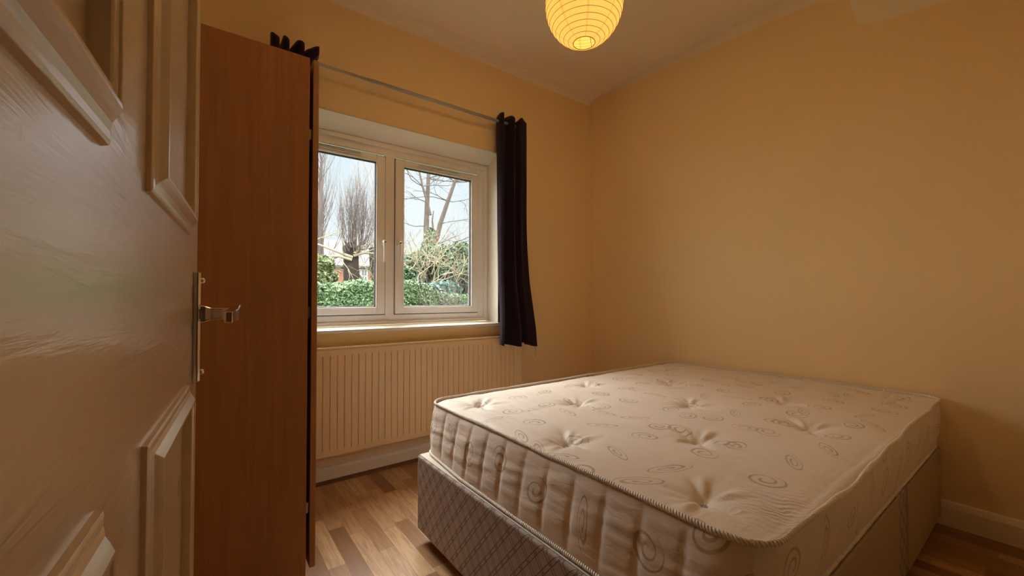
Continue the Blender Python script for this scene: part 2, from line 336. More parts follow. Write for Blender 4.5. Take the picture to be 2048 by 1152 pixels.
# ------------------------------------------------------------------ mesh helpers
class MB:
    def __init__(s): s.v = []; s.f = []; s.uv = {}
    def box(s, x0, x1, y0, y1, z0, z1):
        b = len(s.v); s.v += [(x, y, z) for x in (x0, x1) for y in (y0, y1) for z in (z0, z1)]
        s.f += [tuple(b + i for i in q) for q in ((0, 1, 3, 2), (4, 6, 7, 5), (0, 4, 5, 1), (2, 3, 7, 6), (0, 2, 6, 4), (1, 5, 7, 3))]; return s
    def prism(s, pts, ax, a, b_):     # closed outline pts in the two other axes, extruded along axis ax from a to b_
        n = len(pts); b = len(s.v)
        def mk(p, t):
            q = list(p); q.insert(ax, t); return tuple(q)
        s.v += [mk(p, a) for p in pts] + [mk(p, b_) for p in pts]
        s.f += [tuple(b + i for i in range(n))[::-1], tuple(b + n + i for i in range(n))]
        s.f += [(b + i, b + (i + 1) % n, b + n + (i + 1) % n, b + n + i) for i in range(n)]; return s
    def tube(s, path, rad, seg=8, cap=True, closed=False):
        path = [Vector(p) for p in path]; n = len(path)
        if not hasattr(rad, '__len__'): rad = [rad] * n
        b = len(s.v); up = None
        for i, p in enumerate(path):
            if closed: d = path[(i + 1) % n] - path[i - 1]
            else: d = path[min(i + 1, n - 1)] - path[max(i - 1, 0)]
            d = d.normalized() if d.length > 1e-9 else Vector((0, 0, 1))
            if up is None: up = Vector((0, 0, 1)) if abs(d.z) < .9 else Vector((1, 0, 0))
            a = d.cross(up)
            if a.length < 1e-6: a = d.cross(Vector((1, 0, 0)))
            a.normalize(); c = a.cross(d).normalized(); up = c
            for q in range(seg):
                t = 2 * PI * q / seg; s.v.append(tuple(p + (a * math.cos(t) + c * math.sin(t)) * rad[i]))
        m = n if closed else n - 1
        for i in range(m):
            i2 = (i + 1) % n
            for q in range(seg):
                s.f.append((b + i * seg + q, b + i * seg + (q + 1) % seg, b + i2 * seg + (q + 1) % seg, b + i2 * seg + q))
        if cap and not closed:
            s.f.append(tuple(b + q for q in range(seg))[::-1]); s.f.append(tuple(b + (n - 1) * seg + q for q in range(seg)))
        return s
    def lathe(s, prof, c=(0, 0, 0), seg=32, ax=2):
        b = len(s.v)
        for r, h in prof:
            for q in range(seg):
                t = 2 * PI * q / seg; p = [r * math.cos(t), r * math.sin(t)]; p.insert(ax, h)
                s.v.append((p[0] + c[0], p[1] + c[1], p[2] + c[2]))
        for i in range(len(prof) - 1):
            for q in range(seg): s.f.append((b + i * seg + q, b + i * seg + (q + 1) % seg, b + (i + 1) * seg + (q + 1) % seg, b + (i + 1) * seg + q))
        return s
    def build(s, name, mat, parent=None, smooth=False, bevel=0, label=None, local=False, seg=2):
        v = s.v
        if parent is not None and not local:
            off = parent_off(parent); v = [(p[0] - off[0], p[1] - off[1], p[2] - off[2]) for p in v]
        me = bpy.data.meshes.new(name); me.from_pydata([tuple(p) for p in v], [], s.f); me.update()
        o = bpy.data.objects.new(name, me); COL.objects.link(o)
        if parent is not None: o.parent = parent
        for m_ in (mat if isinstance(mat, (list, tuple)) else [mat]): me.materials.append(MAT[m_] if isinstance(m_, str) else m_)
        if smooth:
            for p in me.polygons: p.use_smooth = True
        fixn(me)
        if bevel:
            b = o.modifiers.new('bevel', 'BEVEL'); b.width = bevel; b.segments = seg; b.limit_method = 'ANGLE'; b.angle_limit = math.radians(40)
        if label: o['label'] = label
        return o
def fixn(me):
    import bmesh
    if len(me.polygons) > 60000: return
    bm = bmesh.new(); bm.from_mesh(me); bmesh.ops.recalc_face_normals(bm, faces=bm.faces); bm.to_mesh(me); bm.free()
def parent_off(p):
    o = Vector((0, 0, 0))
    while p is not None: o += Vector(p.location); p = p.parent
    return o
def thing(name, label, cat, loc=(0, 0, 0), group=None, kind=None):
    o = bpy.data.objects.new(name, None); o.empty_display_size = .1; COL.objects.link(o); o.location = loc
    if label: o['label'] = label
    if cat: o['category'] = cat
    if group: o['group'] = group
    if kind: o['kind'] = kind
    return o
def tag(o, label, cat, group=None, kind=None):
    o['label'] = label; o['category'] = cat
    if group: o['group'] = group
    if kind: o['kind'] = kind
    return o
def struct(o, label=None, cat=None):
    o['kind'] = 'structure'
    if label: o['label'] = label
    if cat: o['category'] = cat
    return o

# ------------------------------------------------------------------ room shell
T = .15
struct(MB().box(XL - T, XW + T, -1.9, YW, -.10, 0).build('floor', 'floor'), 'brown wood laminate floor of three-strip boards', 'floor')
struct(MB().box(XL - T, XW + T, -1.9, YW + .3, H, H + .1).build('ceiling', 'ceiling'), 'cream painted ceiling above the bed', 'ceiling')
m = MB()
yo_, yi = YW + .30, YW
for (a, b, c_, d) in ((XL - T, WX0, -.1, H), (WX1, XW + T, -.1, H), (WX0, WX1, -.1, WZ0 - .02), (WX0, WX1, WZ1, H)):
    m.box(a, b, yi, yo_, c_, d)
struct(m.build('wall_window', 'wall'), 'cream wall with the window and radiator', 'wall')
struct(MB().box(XW, XW + T, -1.9, YW, 0, H).build('wall_right', 'wall_r'), 'bare cream wall behind the head of the bed', 'wall')
struct(MB().box(XL - T, XL, -1.9, YW, 0, H).build('wall_left', 'wall'), 'cream wall behind the wardrobe', 'wall')
m = MB()
DX0, DX1 = -.115, .80
m.box(XL, DX0, YB - .12, YB, 0, H); m.box(DX1, XW, YB - .12, YB, 0, H); m.box(DX0, DX1, YB - .12, YB, 2.05, H)
struct(m.build('wall_door', 'wall'), 'cream wall around the doorway', 'wall')
struct(MB().box(XL, XW, -1.9, -1.78, 0, H).build('wall_hall', 'hall'), 'plain wall across the hall', 'wall')
# painted reveal (splayed head)
m = MB()
m.prism([(YW, WZ1), (WY + .02, 2.066), (YW + .3, 2.066), (YW + .3, WZ1 + .03), (YW, WZ1 + .002)], 0, WX0, WX1)
m.box(WX1 - .004, WX1 + .01, YW, WY + .06, WZ0 - .01, WZ1)
m.box(WX0 - .01, WX0 + .004, YW, WY + .06, WZ0 - .01, WZ1)
struct(m.build('trim_1', 'reveal'), 'pale painted window reveal', 'trim')
# cove between window wall and ceiling
pr = [(YW, 2.775), (YW - .012, 2.80), (YW - .035, 2.816), (YW - .06, 2.820), (YW - .085, 2.8185), (YW - .11, 2.826), (YW - .16, 2.8335), (YW - .2, H), (YW, H)]
o = MB().prism(pr, 0, XL, XW).build('trim_2', 'ceiling', smooth=False); struct(o, 'soft coving between window wall and ceiling', 'trim')
# skirtings and beading
struct(MB().prism([(YW, 0), (YW - .018, 0), (YW - .018, .074), (YW - .010, .088), (YW, .094)], 0, XL, XW).build('baseboard_window', 'skirt'), 'cream skirting under the radiator', 'skirting')
struct(MB().prism([(XW, 0), (XW - .02, 0), (XW - .02, .085), (XW - .012, .108), (XW, .112)], 1, YB, YW - .02).build('baseboard_right', 'skirt'), 'cream skirting along the bare wall', 'skirting')
struct(MB().prism([(YW - .018, 0), (YW - .034, 0), (YW - .032, .012), (YW - .018, .018)], 0, XL, XW - .02).build('trim_3', 'bead'), 'dark wood beading at the floor edge below the radiator', 'trim')

# ------------------------------------------------------------------ window
win = thing('window_1', 'white double casement window looking onto the garden', 'window', ((WX0 + WX1) / 2, WY, WZ0), kind='structure')
FZ0, FZ1 = .878, 2.072; FX0, FX1 = WX0 + .005, WX1 - .005
MX = .991     # mullion centre
f = MB(); Y0, Y1 = WY, WY + .065
def frame(mb, x0, x1, z0, z1, wl, wr, wb, wt, y0, y1):
    mb.box(x0, x0 + wl, y0, y1, z0, z1); mb.box(x1 - wr, x1, y0, y1, z0, z1)
    mb.box(x0 + wl, x1 - wr, y0, y1, z0, z0 + wb); mb.box(x0 + wl, x1 - wr, y0, y1, z1 - wt, z1)
frame(f, FX0, FX1, FZ0, FZ1, .085, .085, .062, .075, Y0 + .018, Y1)
f.box(MX - .037, MX + .037, Y0 + .018, Y1, FZ0 + .062, FZ1 - .075)
f.build('frame', 'upvc', win, bevel=.004)
# raised outer lip and pointed lower joint of the mullion
f = MB(); frame(f, FX0, FX1, FZ0, FZ1, .030, .030, .022, .028, Y0 - .004, Y0 + .019)
f.build('frame_lip', 'upvc', win, bevel=.004)
f = MB(); f.prism([(MX - .033, FZ0 + .064), (MX, FZ0 + .020), (MX + .033, FZ0 + .064)], 1, Y0 + .0150, Y0 + .019)
f.prism([(MX - .033, FZ1 - .077), (MX, FZ1 - .040), (MX + .033, FZ1 - .077)], 1, Y0 + .0150, Y0 + .019)
f.build('mullion_point', 'upvc', win, bevel=.001)
SZ0, SZ1 = .944, 1.985
def casement(x0, x1, hside):
    s = MB(); wl = .031
    frame(s, x0, x1, SZ0, SZ1, .060, .060, .048, .044, Y0 + .006, Y0 + .05)
    so = s.build('sash', 'upvc', win, bevel=.006, seg=3)
    b = MB(); frame(b, x0 - .004, x1 + .004, SZ0 - .004, SZ1 + .004, .004, .004, .004, .004, Y0 + .0165, Y0 + .03); b.build('gasket', 'gasket', so)
    gx0, gx1, gz0, gz1 = x0 + .060, x1 - .060, SZ0 + .048, SZ1 - .044
    b = MB(); frame(b, gx0, gx1, gz0, gz1, .005, .005, .005, .005, Y0 + .014, Y0 + .035); b.build('glazing_seal', 'gasket', so)
    b = MB(); frame(b, gx0 - .012, gx1 + .012, gz0 - .012, gz1 + .012, .012, .012, .012, .012, Y0 + .001, Y0 + .012); b.build('glazing_bead', 'upvc', so, bevel=.005, seg=3)
    MB().box(gx0 + .002, gx1 - .002, Y0 + .024, Y0 + .028, gz0 + .002, gz1 - .002).build('pane', 'glass', so)
    MB().box(gx0 - .01, gx1 + .01, Y0 + .05, Y0 + .058, gz0 - .01, gz0 + .006).build('drip_bar', 'upvc', so)
    # trickle vent on the top rail
    vx = (x0 + x1) / 2
    v = MB()
    for q in range(3): v.box(vx - .155, vx + .155, Y0 - .012 + q * .0, Y0 + .006, SZ1 - .026 + q * .007, SZ1 - .0225 + q * .007)
    for q in range(16): v.box(vx - .152 + q * .0195, vx - .146 + q * .0195, Y0 - .008, Y0 + .006, SZ1 - .026, SZ1 - .008)
    v.box(vx - .162, vx - .152, Y0 - .013, Y0 + .006, SZ1 - .028, SZ1 - .006); v.box(vx + .152, vx + .162, Y0 - .013, Y0 + .006, SZ1 - .028, SZ1 - .006)
    v.build('trickle_vent', 'vent', win, bevel=.001, label='clear slotted vent')
    # handle on the meeting side
    hx = x1 - .018 if hside > 0 else x0 + .018
    h = MB(); h.box(hx - .011, hx + .011, Y0 - .012, Y0 + .006, 1.395, 1.455)
    ho = h.build('handle_base', 'upvc', win, bevel=.004)
    h = MB(); h.tube([(hx, Y0 - .012, 1.418), (hx, Y0 - .028, 1.42), (hx, Y0 - .036, 1.41), (hx, Y0 - .040, 1.37), (hx, Y0 - .036, 1.32), (hx, Y0 - .030, 1.285)], [.009, .010, .010, .008, .007, .006], 10)
    h.build('handle', 'upvc', ho, smooth=True)
    h = MB().lathe([(.0, -.003), (.0045, -.003), (.0045, .004)], (hx, Y0 - .046, 1.414), 12, 1); h.build('lock', 'black', ho)
casement(FX0 + .083, MX - .034, 1); casement(MX + .035, FX1 - .083, -1)
MB().prism([(YW - .020, WZ0 - .020), (YW - .024, WZ0 - .012), (YW - .022, WZ0 - .002), (YW - .016, WZ0 + .0), (WY + .02, WZ0 + .010), (WY + .02, WZ0 - .020)], 0, WX0 - .02, WX1 + .012).build('window_sill', 'sill', win)
# plain timber apron board below the sill, cream
# ------------------------------------------------------------------ radiator
RX0, RX1, RZ0, RZ1, RY = .30, 1.912, .168, .768, YW - .10
rad = thing('radiator', 'long cream ribbed panel radiator under the window', 'radiator', ((RX0 + RX1) / 2, RY, 0))
prof = []; P = .0385; n = int((RX1 - RX0 - .05) / P); x = RX0 + .025
pts = [(RX0, RY + .012), (RX0, RY + .003), (RX0 + .006, RY), (RX0 + .02, RY)]
for q in range(n):
    a = RX0 + .025 + q * P
    pts += [(a + .002, RY), (a + .005, RY + .006), (a + .0085, RY + .006), (a + .0115, RY)]
pts += [(RX1 - .006, RY), (RX1, RY + .003), (RX1, RY + .012)]
m = MB(); n_ = len(pts)
# ribs fade out before the top and bottom edges
lev = [(RZ0, 0, .010), (RZ0 + .010, 0, .001), (RZ0 + .034, 0, 0), (RZ0 + .050, 1, 0), (RZ1 - .052, 1, 0), (RZ1 - .036, 0, 0), (RZ1 - .008, 0, .001), (RZ1, 0, .010)]
for z, kk, dy in lev:
    for (px, py) in pts:
        edge = px <= RX0 + .0061 or px >= RX1 - .0061
        m.v.append((px, (py if (kk or edge) else RY) + dy, z))
for a in range(len(lev) - 1):
    for q in range(n_ - 1): m.f.append((a * n_ + q, a * n_ + q + 1, (a + 1) * n_ + q + 1, (a + 1) * n_ + q))
m.build('front_panel', 'rad', rad)
m = MB(); m.box(RX0 + .004, RX1 - .004, RY + .055, RY + .062, RZ0, RZ1); m.build('back_panel', 'rad', rad)
m = MB(); m.box(RX0, RX1, RY + .004, RY + .012, RZ1 - .002, RZ1 + .006); m.box(RX0, RX1, RY + .054, RY + .062, RZ1 - .002, RZ1 + .006)
for q in range(int((RX1 - RX0) / .016)): m.box(RX0 + .004 + q * .016, RX0 + .010 + q * .016, RY + .012, RY + .054, RZ1 - .001, RZ1 + .004)
m.build('top_grille', 'rad', rad)
m = MB(); m.box(RX1 - .002, RX1 + .001, RY + .006, RY + .060, RZ0 + .01, RZ1 + .004); m.build('side_panel', 'rad', rad, bevel=.001)
for bx_ in (RX0 + .3, RX1 - .33): MB().box(bx_, bx_ + .03, RY + .06, YW - .0005, RZ0 + .05, RZ1 - .05).build('wall_bracket', 'rad', rad)
m = MB(); m.tube([(RX1 + .001, RY + .033, RZ0 + .03), (RX1 + .03, RY + .033, RZ0 + .03)], .009, 10); m.tube([(RX1 + .03, RY + .033, RZ0 + .06), (RX1 + .03, RY + .033, .0)], .0075, 10); m.tube([(RX1 + .03, RY + .033, RZ0 + .02), (RX1 + .03, RY + .033, RZ0 + .065)], .013, 12)
m.build('valve_pipe', 'plastic', rad, smooth=True)

# ------------------------------------------------------------------ curtain pole and curtains
CY, CZ = YW - .080, 2.343
rod = thing('curtain_pole', 'thin metal curtain pole above the window', 'curtain pole', (1.1, CY, CZ))
MB().tube([(.22, CY, CZ + .003), (.775, CY, CZ + .0)], .0080, 12).build('thin_pole', 'pole', rod, smooth=True)
MB().tube([(.775, CY, CZ), (.779, CY, CZ), (1.5, CY, CZ - .003), (1.93, CY, CZ - .003)], [.0084, .0108, .0108, .0108], 12).build('wide_pole', 'pole', rod, smooth=True)
for bx in (.235, 1.905):
    m = MB(); m.lathe([(0, 0), (.022, 0), (.022, -.006), (0, -.006)], (bx, YW - .0, CZ - .003), 20, 1); m.tube([(bx, YW - .004, CZ - .003), (bx, CY, CZ - .003)], .006, 10)
    m.lathe([(.0085, -.01), (.013, -.01), (.013, .01), (.0085, .01)], (bx, CY, CZ - .003), 16, 0); m.build('bracket', 'pole', rod, smooth=False)
def end_cap(x, s):
    MB().lathe([(.0, 0.018 * s), (.008, .016 * s), (.013, .008 * s), (.013, 0), (.0, 0)], (x, CY, CZ - .003), 16, 0).build('end_cap', 'pole', rod, smooth=True)
end_cap(.215, -1); end_cap(1.935, 1)

def curtain(name, label, keys, ztop, zbot, flare, seed, topvar, hem):
    # keys: plan path of the gathered cloth (x, y) at the top; flare(x, t) -> dx, dy with t 0 at top, 1 at hem
    cx = sum(p[0] for p in keys) / len(keys)
    root = thing(name, label, 'curtain', (cx, CY, zbot))
    # smooth the path (Catmull-Rom)
    P_ = []
    K = [Vector((a, b, 0)) for a, b in keys]
    for i in range(len(K) - 1):
        p0, p1, p2, p3 = K[max(i - 1, 0)], K[i], K[i + 1], K[min(i + 2, len(K) - 1)]
        for q in range(10):
            t = q / 10
            P_.append(.5 * ((2 * p1) + (p2 - p0) * t + (2 * p0 - 5 * p1 + 4 * p2 - p3) * t * t + (3 * p1 - p0 - 3 * p2 + p3) * t ** 3))
    P_.append(K[-1]); n = len(P_); R = 70
    m = MB()
    for r in range(R + 1):
        t = r / R
        for i, p in enumerate(P_):
            s_ = i / (n - 1)
            dx, dy = flare(s_, t)
            zt = ztop + topvar(s_); zb = zbot + hem(s_)
            z = zt + (zb - zt) * t
            soft = 1 - .45 * t
            yy = CY + (p.y - CY) * soft
            nx = .007 * noise.noise(Vector((s_ * 6 + seed, z * 1.6, 0))) * min(1, t * 5)
            ny = .010 * noise.noise(Vector((s_ * 7 + seed, z * 1.3, 5))) * min(1, t * 5)
            m.v.append((p.x + dx + nx, min(yy + dy + ny, YW - .006), z))
    for r in range(R):
        for i in range(n - 1): m.f.append((r * n + i, r * n + i + 1, (r + 1) * n + i + 1, (r + 1) * n + i))
    c = m.build('cloth', 'curtain', root, smooth=True); so = c.modifiers.new('s', 'SOLIDIFY'); so.thickness = .0025; so.offset = 0
    # eyelets where the cloth crosses the pole
    for i in range(n - 1):
        if (P_[i].y - CY) * (P_[i + 1].y - CY) <= 0 and P_[i].y != P_[i + 1].y:
            d = (P_[i + 1] - P_[i]).normalized(); nrm = Vector((-d.y, d.x, 0))
            c0 = Vector((P_[i].x, CY, CZ)); a = d; ring = []
            for q in range(20):
                th = 2 * PI * q / 20; ring.append(c0 + (a * math.cos(th) + Vector((0, 0, 1)) * math.sin(th)) * .022)
            MB().tube(ring, .0035, 6, closed=True).build('eyelet', 'eyelet', root, smooth=True)
    return root, m
ZT = 2.376
ks = [(1.722, CY - .055), (1.708, CY - .02), (1.712, CY + .03), (1.745, CY + .055), (1.782, CY + .02), (1.800, CY - .045), (1.812, CY - .062), (1.826, CY - .04), (1.836, CY + .03), (1.850, CY + .05), (1.862, CY + .02), (1.868, CY - .045), (1.885, CY - .052), (1.905, CY - .050), (1.935, CY - .045)]
def fl(s, t):
    k_ = max(0, (t - .35) / .65) ** 1.7
    g_ = max(0, min(1, (t - .72) / .2)); return (.012 * t - .036 * g_ + .088 * s * k_ - .012 * (1 - s) * max(0, (t - .85) / .15), .012 * k_ * math.sin(s * 9) - .075 * max(0, min(1, (t - .72) / .2)))
curtain('curtain', 'dark purple eyelet curtain hanging right of the window', ks, ZT, .712, fl, 3,
        lambda s: .012 * math.sin(s * 23 + .6) + .004, lambda s: .010 * math.sin(s * 11) - .012 * (s > .72))
m = MB()
cur_r = [o for o in COL.objects if o.name == 'curtain'][0]
m = MB()
m.tube([(2.025, CY - .03, .705), (2.028, CY - .03, .66), (2.024, CY - .03, .625)], .0008, 4); m.tube([(2.036, CY - .03, .705), (2.040, CY - .03, .65), (2.037, CY - .03, .60)], .0008, 4)
m.build('loose_thread', 'curtain', cur_r)
kl = [(.262, CY - .030), (.272, CY - .056), (.298, CY - .050), (.304, CY + .00), (.300, CY + .045), (.310, CY + .05), (.316, CY - .02), (.322, CY - .052), (.344, CY - .050), (.350, CY + .0), (.346, CY + .045), (.360, CY + .05), (.368, CY - .01), (.384, CY - .052), (.415, CY - .050), (.422, CY + .01), (.418, CY + .045), (.430, CY + .045), (.440, CY - .02), (.458, CY - .048), (.486, CY - .056), (.492, CY - .03)]
curtain('curtain', 'dark purple curtain bunched behind the wardrobe, only its top showing', kl, 2.402, .712, lambda s, t: (-.045 * s * max(0, min(1, (t - .025) * 25)), -.085 * max(0, min(1, (t - .7) / .2))), 8,
        lambda s: .008 * math.sin(s * 40 + 1.0), lambda s: .006 * math.sin(s * 14))

# ------------------------------------------------------------------ wardrobe
WA0, WA1, WB0, WB1, WZT = -.33, .287, 1.55, 2.29, 1.881
wd = thing('wardrobe', 'tall brown wood wardrobe seen from its side, beside the open door', 'wardrobe', ((WA0 + WA1) / 2, (WB0 + WB1) / 2, 0))
MB().box(WA0, WA1, WB0, WB0 + .018, 0, WZT).build('side_panel', 'wardrobe', wd, bevel=.001)
MB().box(WA0, WA1, WB1 - .018, WB1, 0, WZT).build('side_panel', 'wardrobe', wd, bevel=.001)
MB().box(WA0, WA1, WB0 + .018, WB1 - .018, WZT - .018, WZT).build('top_panel', 'wardrobe', wd)
MB().box(WA0, WA1, WB0 + .018, WB1 - .018, .10, .118).build('bottom_panel', 'wardrobe', wd)
MB().box(WA0, WA0 + .005, WB0 + .018, WB1 - .018, .118, WZT - .018).build('back_panel', 'wardrobe', wd)
MB().box(WA1 - .02, WA1 - .004, WB0 + .018, WB1 - .018, 0, .10).build('plinth', 'wardrobe', wd)
MB().tube([(WA0 + .3, WB0 + .018, 1.72), (WA0 + .3, WB1 - .018, 1.72)], .012, 12).build('hanging_rail', 'steel', wd, smooth=True)
for a, b in ((WB0 + .001, (WB0 + WB1) / 2 - .0015), ((WB0 + WB1) / 2 + .0015, WB1 - .001)):
    d = MB().box(.2985, .3165, a, b, .131, WZT - .002).build('door', 'wardrobe_edge', wd, bevel=.001)
    hy = b - .04 if a < 1.9 else a + .04
    m = MB().tube([(.3165, hy, 1.0), (.335, hy, 1.0), (.335, hy, 1.12), (.3165, hy, 1.12)], .004, 8); m.build('handle', 'steel', d, smooth=True)
    y_ = a + .03 if a < 1.9 else b - .03
    for z in (.33, 1.00, 1.62):
        m = MB().box(.270, .2985, y_ - .016, y_ + .014, z - .02, z + .02); m.build('hinge', 'steel', d, bevel=.003)

# ------------------------------------------------------------------ the open panelled door, right beside the camera
TH = math.radians(4.3); DW, DH, DT = .885, 1.985, .040
dr_ = thing('door_1', 'glossy cream panelled door standing open at the left', 'door', (-.008, .805, 0.006), kind='structure')
dr_.rotation_euler = (0, 0, -TH)          # local -Y runs from free edge to hinge, local +X faces the room
MB().box(-DT, 0, -DW, 0, 0, DH).build('leaf', 'door', dr_, local=True, bevel=.002)
def moulding(y0, y1, z0, z1, nm='panel_moulding'):
    # ogee section mitred round a rectangle; w inwards, p proud
    sec = [(0, 0), (.001, .0035), (.004, .0045), (.009, .0050), (.014, .0066), (.019, .0098), (.0225, .0118), (.026, .0120), (.0275, .0105), (.029, .0100), (.033, .0098), (.0348, .0085), (.036, 0)]
    sec = [(w_ * .73, p_) for w_, p_ in sec]
    m = MB(); n = len(sec)
    cs = [(y0, z0, 1, 1), (y1, z0, -1, 1), (y1, z1, -1, -1), (y0, z1, 1, -1)]
    for cy, cz, sy_, sz_ in cs:
        for w_, p in sec: m.v.append((p, cy + sy_ * w_, cz + sz_ * w_))
    for c_ in range(4):
        d_ = (c_ + 1) % 4
        for q in range(n - 1): m.f.append((c_ * n + q, c_ * n + q + 1, d_ * n + q + 1, d_ * n + q))
    return m.build(nm, 'door', dr_, local=True, bevel=.0006)
z_ = .006
moulding(-.384, -.120, 1.132 - z_, 1.83); moulding(-.765, -.496, 1.132 - z_, 1.83)
moulding(-.384, -.120, .20, .937 - z_); moulding(-.765, -.496, .20, .937 - z_)
# long chrome lever plate
m = MB()
pz0, pz1, py0, py1 = .928 - z_, 1.088 - z_, -.052, -.012
hp = MB().prism([(0, py0), (.006, py0), (.0085, py0 + .004), (.0085, py1 - .004), (.006, py1), (0, py1)], 2, pz0, pz1).build('handle_plate', 'chrome', dr_, local=True, bevel=.0015, label='long chrome back plate')
for z in (pz0 + .012, pz1 - .012):
    MB().lathe([(0, .0125), (.003, .0120), (.0045, .010), (.0045, .008), (0, .008)], (0, (py0 + py1) / 2, z), 14, 0).build('screw', 'chrome', hp, local=True, smooth=True)
lz = 1.026 - z_; ly = (py0 + py1) / 2
m = MB()
# square neck flaring from the plate, then a flat lever returning towards the hinge
def ring(x, y, z, a, b):     # rectangle ring in y,z
    return [(x, y - a, z - b), (x, y + a, z - b), (x, y + a, z + b), (x, y - a, z + b)]
st_ = [ring(.008, ly, lz, .013, .0135), ring(.014, ly, lz, .0125, .012), (ring(.020, ly, lz, .010, .0095)), ring(.034, ly, lz, .008, .0085), ring(.046, ly, lz, .009, .0095), ring(.054, ly, lz + .001, .010, .0115)]
b = 0
for r_ in st_: m.v += r_
for i in range(len(st_) - 1):
    for q in range(4): m.f.append((i * 4 + q, i * 4 + (q + 1) % 4, (i + 1) * 4 + (q + 1) % 4, (i + 1) * 4 + q))
m.f += [(0, 1, 2, 3), tuple(4 * (len(st_) - 1) + q for q in range(4))]
m.build('handle_neck', 'chrome', hp, local=True, bevel=.002, seg=3)
m = MB(); rs = []
for (y, x0, x1, z0, z1) in ((ly + .012, .044, .056, lz - .012, lz + .015), (ly - .006, .044, .0575, lz - .012, lz + .014), (ly - .03, .043, .056, lz - .011, lz + .010), (ly - .06, .041, .053, lz - .011, lz + .008), (ly - .085, .040, .051, lz - .011, lz + .007), (ly - .098, .040, .050, lz - .010, lz + .006)):
    rs.append([(x0, y, z0), (x1, y, z0), (x1, y, z1), (x0, y, z1)])
for r_ in rs: m.v += r_
for i in range(len(rs) - 1):
    for q in range(4): m.f.append((i * 4 + q, i * 4 + (q + 1) % 4, (i + 1) * 4 + (q + 1) % 4, (i + 1) * 4 + q))
m.f += [(0, 1, 2, 3), tuple(4 * (len(rs) - 1) + q for q in range(4))]
m.build('lever', 'chrome', hp, local=True, bevel=.0025, seg=3)
for z in (.25, 1.75):
    m = MB(); m.tube([(.004, -DW + .004, z - .04), (.004, -DW + .004, z + .04)], .006, 10); m.build('hinge', 'steel', dr_, local=True, smooth=True)

# ------------------------------------------------------------------ divan base
BX0, BX1, BY0, BY1, BZ0, BZ1 = .755, 2.745, .352, 1.70, .048, .366
dv = thing('divan_base', 'divan bed base in grey-pink diamond-lattice fabric on castors', 'bed base', ((BX0 + BX1) / 2, (BY0 + BY1) / 2, 0))
MB().box(BX0, (BX0 + BX1) / 2 - .001, BY0, BY1, BZ0, BZ1).build('base_section', 'lattice', dv, bevel=.010, seg=3)
MB().box((BX0 + BX1) / 2 + .001, BX1, BY0, BY1, BZ0, BZ1).build('base_section', 'lattice', dv, bevel=.010, seg=3)
MB().box(BX0 + .008, BX1 - .008, BY0 + .008, BY1 - .008, BZ1 - .001, BZ1 + .0025).build('top_cover', 'divan_top', dv, bevel=.001, label='plain pale top cloth')
for a, b in ((1.10, 1.922), (2.052, 2.70)):
    d = MB().box(a, b, BY0 - .0045, BY0 + .004, BZ0 + .012, BZ1 - .001).build('drawer', 'drawer', dv, bevel=.005, label='plain beige drawer front')
for x, y in ((BX0 + .06, BY0 + .06), (BX0 + .06, BY1 - .06), (1.70, BY0 + .06), (1.82, BY0 + .06), (1.70, BY1 - .06), (1.82, BY1 - .06), (BX1 - .06, BY0 + .06), (BX1 - .06, BY1 - .06)):
    c_ = MB().lathe([(0, -.011), (.018, -.011), (.0215, -.007), (.0215, .007), (.018, .011), (0, .011)], (x, y, .0215), 18, 1).build('castor', 'black', dv, smooth=True)
    MB().tube([(x, y + .012, .02), (x, y + .012, .040), (x, y, .049)], .004, 8).build('castor_stem', 'steel', c_)

# ------------------------------------------------------------------ mattress
TX0, TX1, TY0, TY1, TZ0, TZ1, CR = .822, 2.748, .345, 1.722, .3695, .583, .085
mt = thing('mattress', 'bare white double mattress with beige swirl pattern on the divan base', 'mattress', ((TX0 + TX1) / 2, (TY0 + TY1) / 2, TZ0))
hx, hy = (TX1 - TX0) / 2, (TY1 - TY0) / 2; cx, cy = (TX0 + TX1) / 2, (TY0 + TY1) / 2
tufts = [(.975, 1.535), (.955, .975), (.950, .515), (1.325, 1.285), (1.305, .725), (1.645, 1.53), (1.690, .975), (1.750, .555), (2.04, 1.285), (2.08, .755), (2.40, 1.53), (2.43, .975), (2.60, .505)]
NX, NY = 270, 194
gx = np.linspace(-hx, hx, NX + 1); gy = np.linspace(-hy, hy, NY + 1)
Xg, Yg = np.meshgrid(gx, gy, indexing='ij')
din = np.minimum(hx - np.abs(Xg), hy - np.abs(Yg))
dx = np.abs(Xg) - (hx - CR); dy = np.abs(Yg) - (hy - CR); msk = (dx > 0) & (dy > 0)
dd_ = np.hypot(dx, dy) + 1e-9; mm = np.maximum(dx, dy); sc_ = np.where(msk, mm / dd_, 1)
Xm = np.where(msk, np.sign(Xg) * (hx - CR + dx * sc_), Xg); Ym = np.where(msk, np.sign(Yg) * (hy - CR + dy * sc_), Yg)
WX_, WY_ = Xm + cx, Ym + cy
Z = TZ1 - .006 + .012 * (1 - np.exp(-din / .05)) + .006 * (1 - np.exp(-din / .25))
for (tx, ty) in tufts:
    r = np.hypot(WX_ - tx, WY_ - ty); a = np.arctan2(WY_ - ty, WX_ - tx)
    Z -= .024 * np.exp(-(r / .026) ** 1.4) * 1.0
    Z -= .013 * np.exp(-(r / .085) ** 1.6)
    ph = tx * 37 + ty * 11
    Z += .0030 * np.exp(-((r - .060) / .040) ** 2) * (np.cos(7 * a + ph) + .8 * np.cos(12 * a + 2 * ph) + .8 * np.cos(3 * a + 3 * ph))
def vnoise(A, B, s, seed, ax=(1, 1)):
    outp = np.empty(A.size)
    for i, (p, q) in enumerate(zip(A.ravel(), B.ravel())): outp[i] = noise.noise(Vector((p * s * ax[0] + seed, q * s * ax[1], seed * 1.7)))
    return outp.reshape(A.shape)
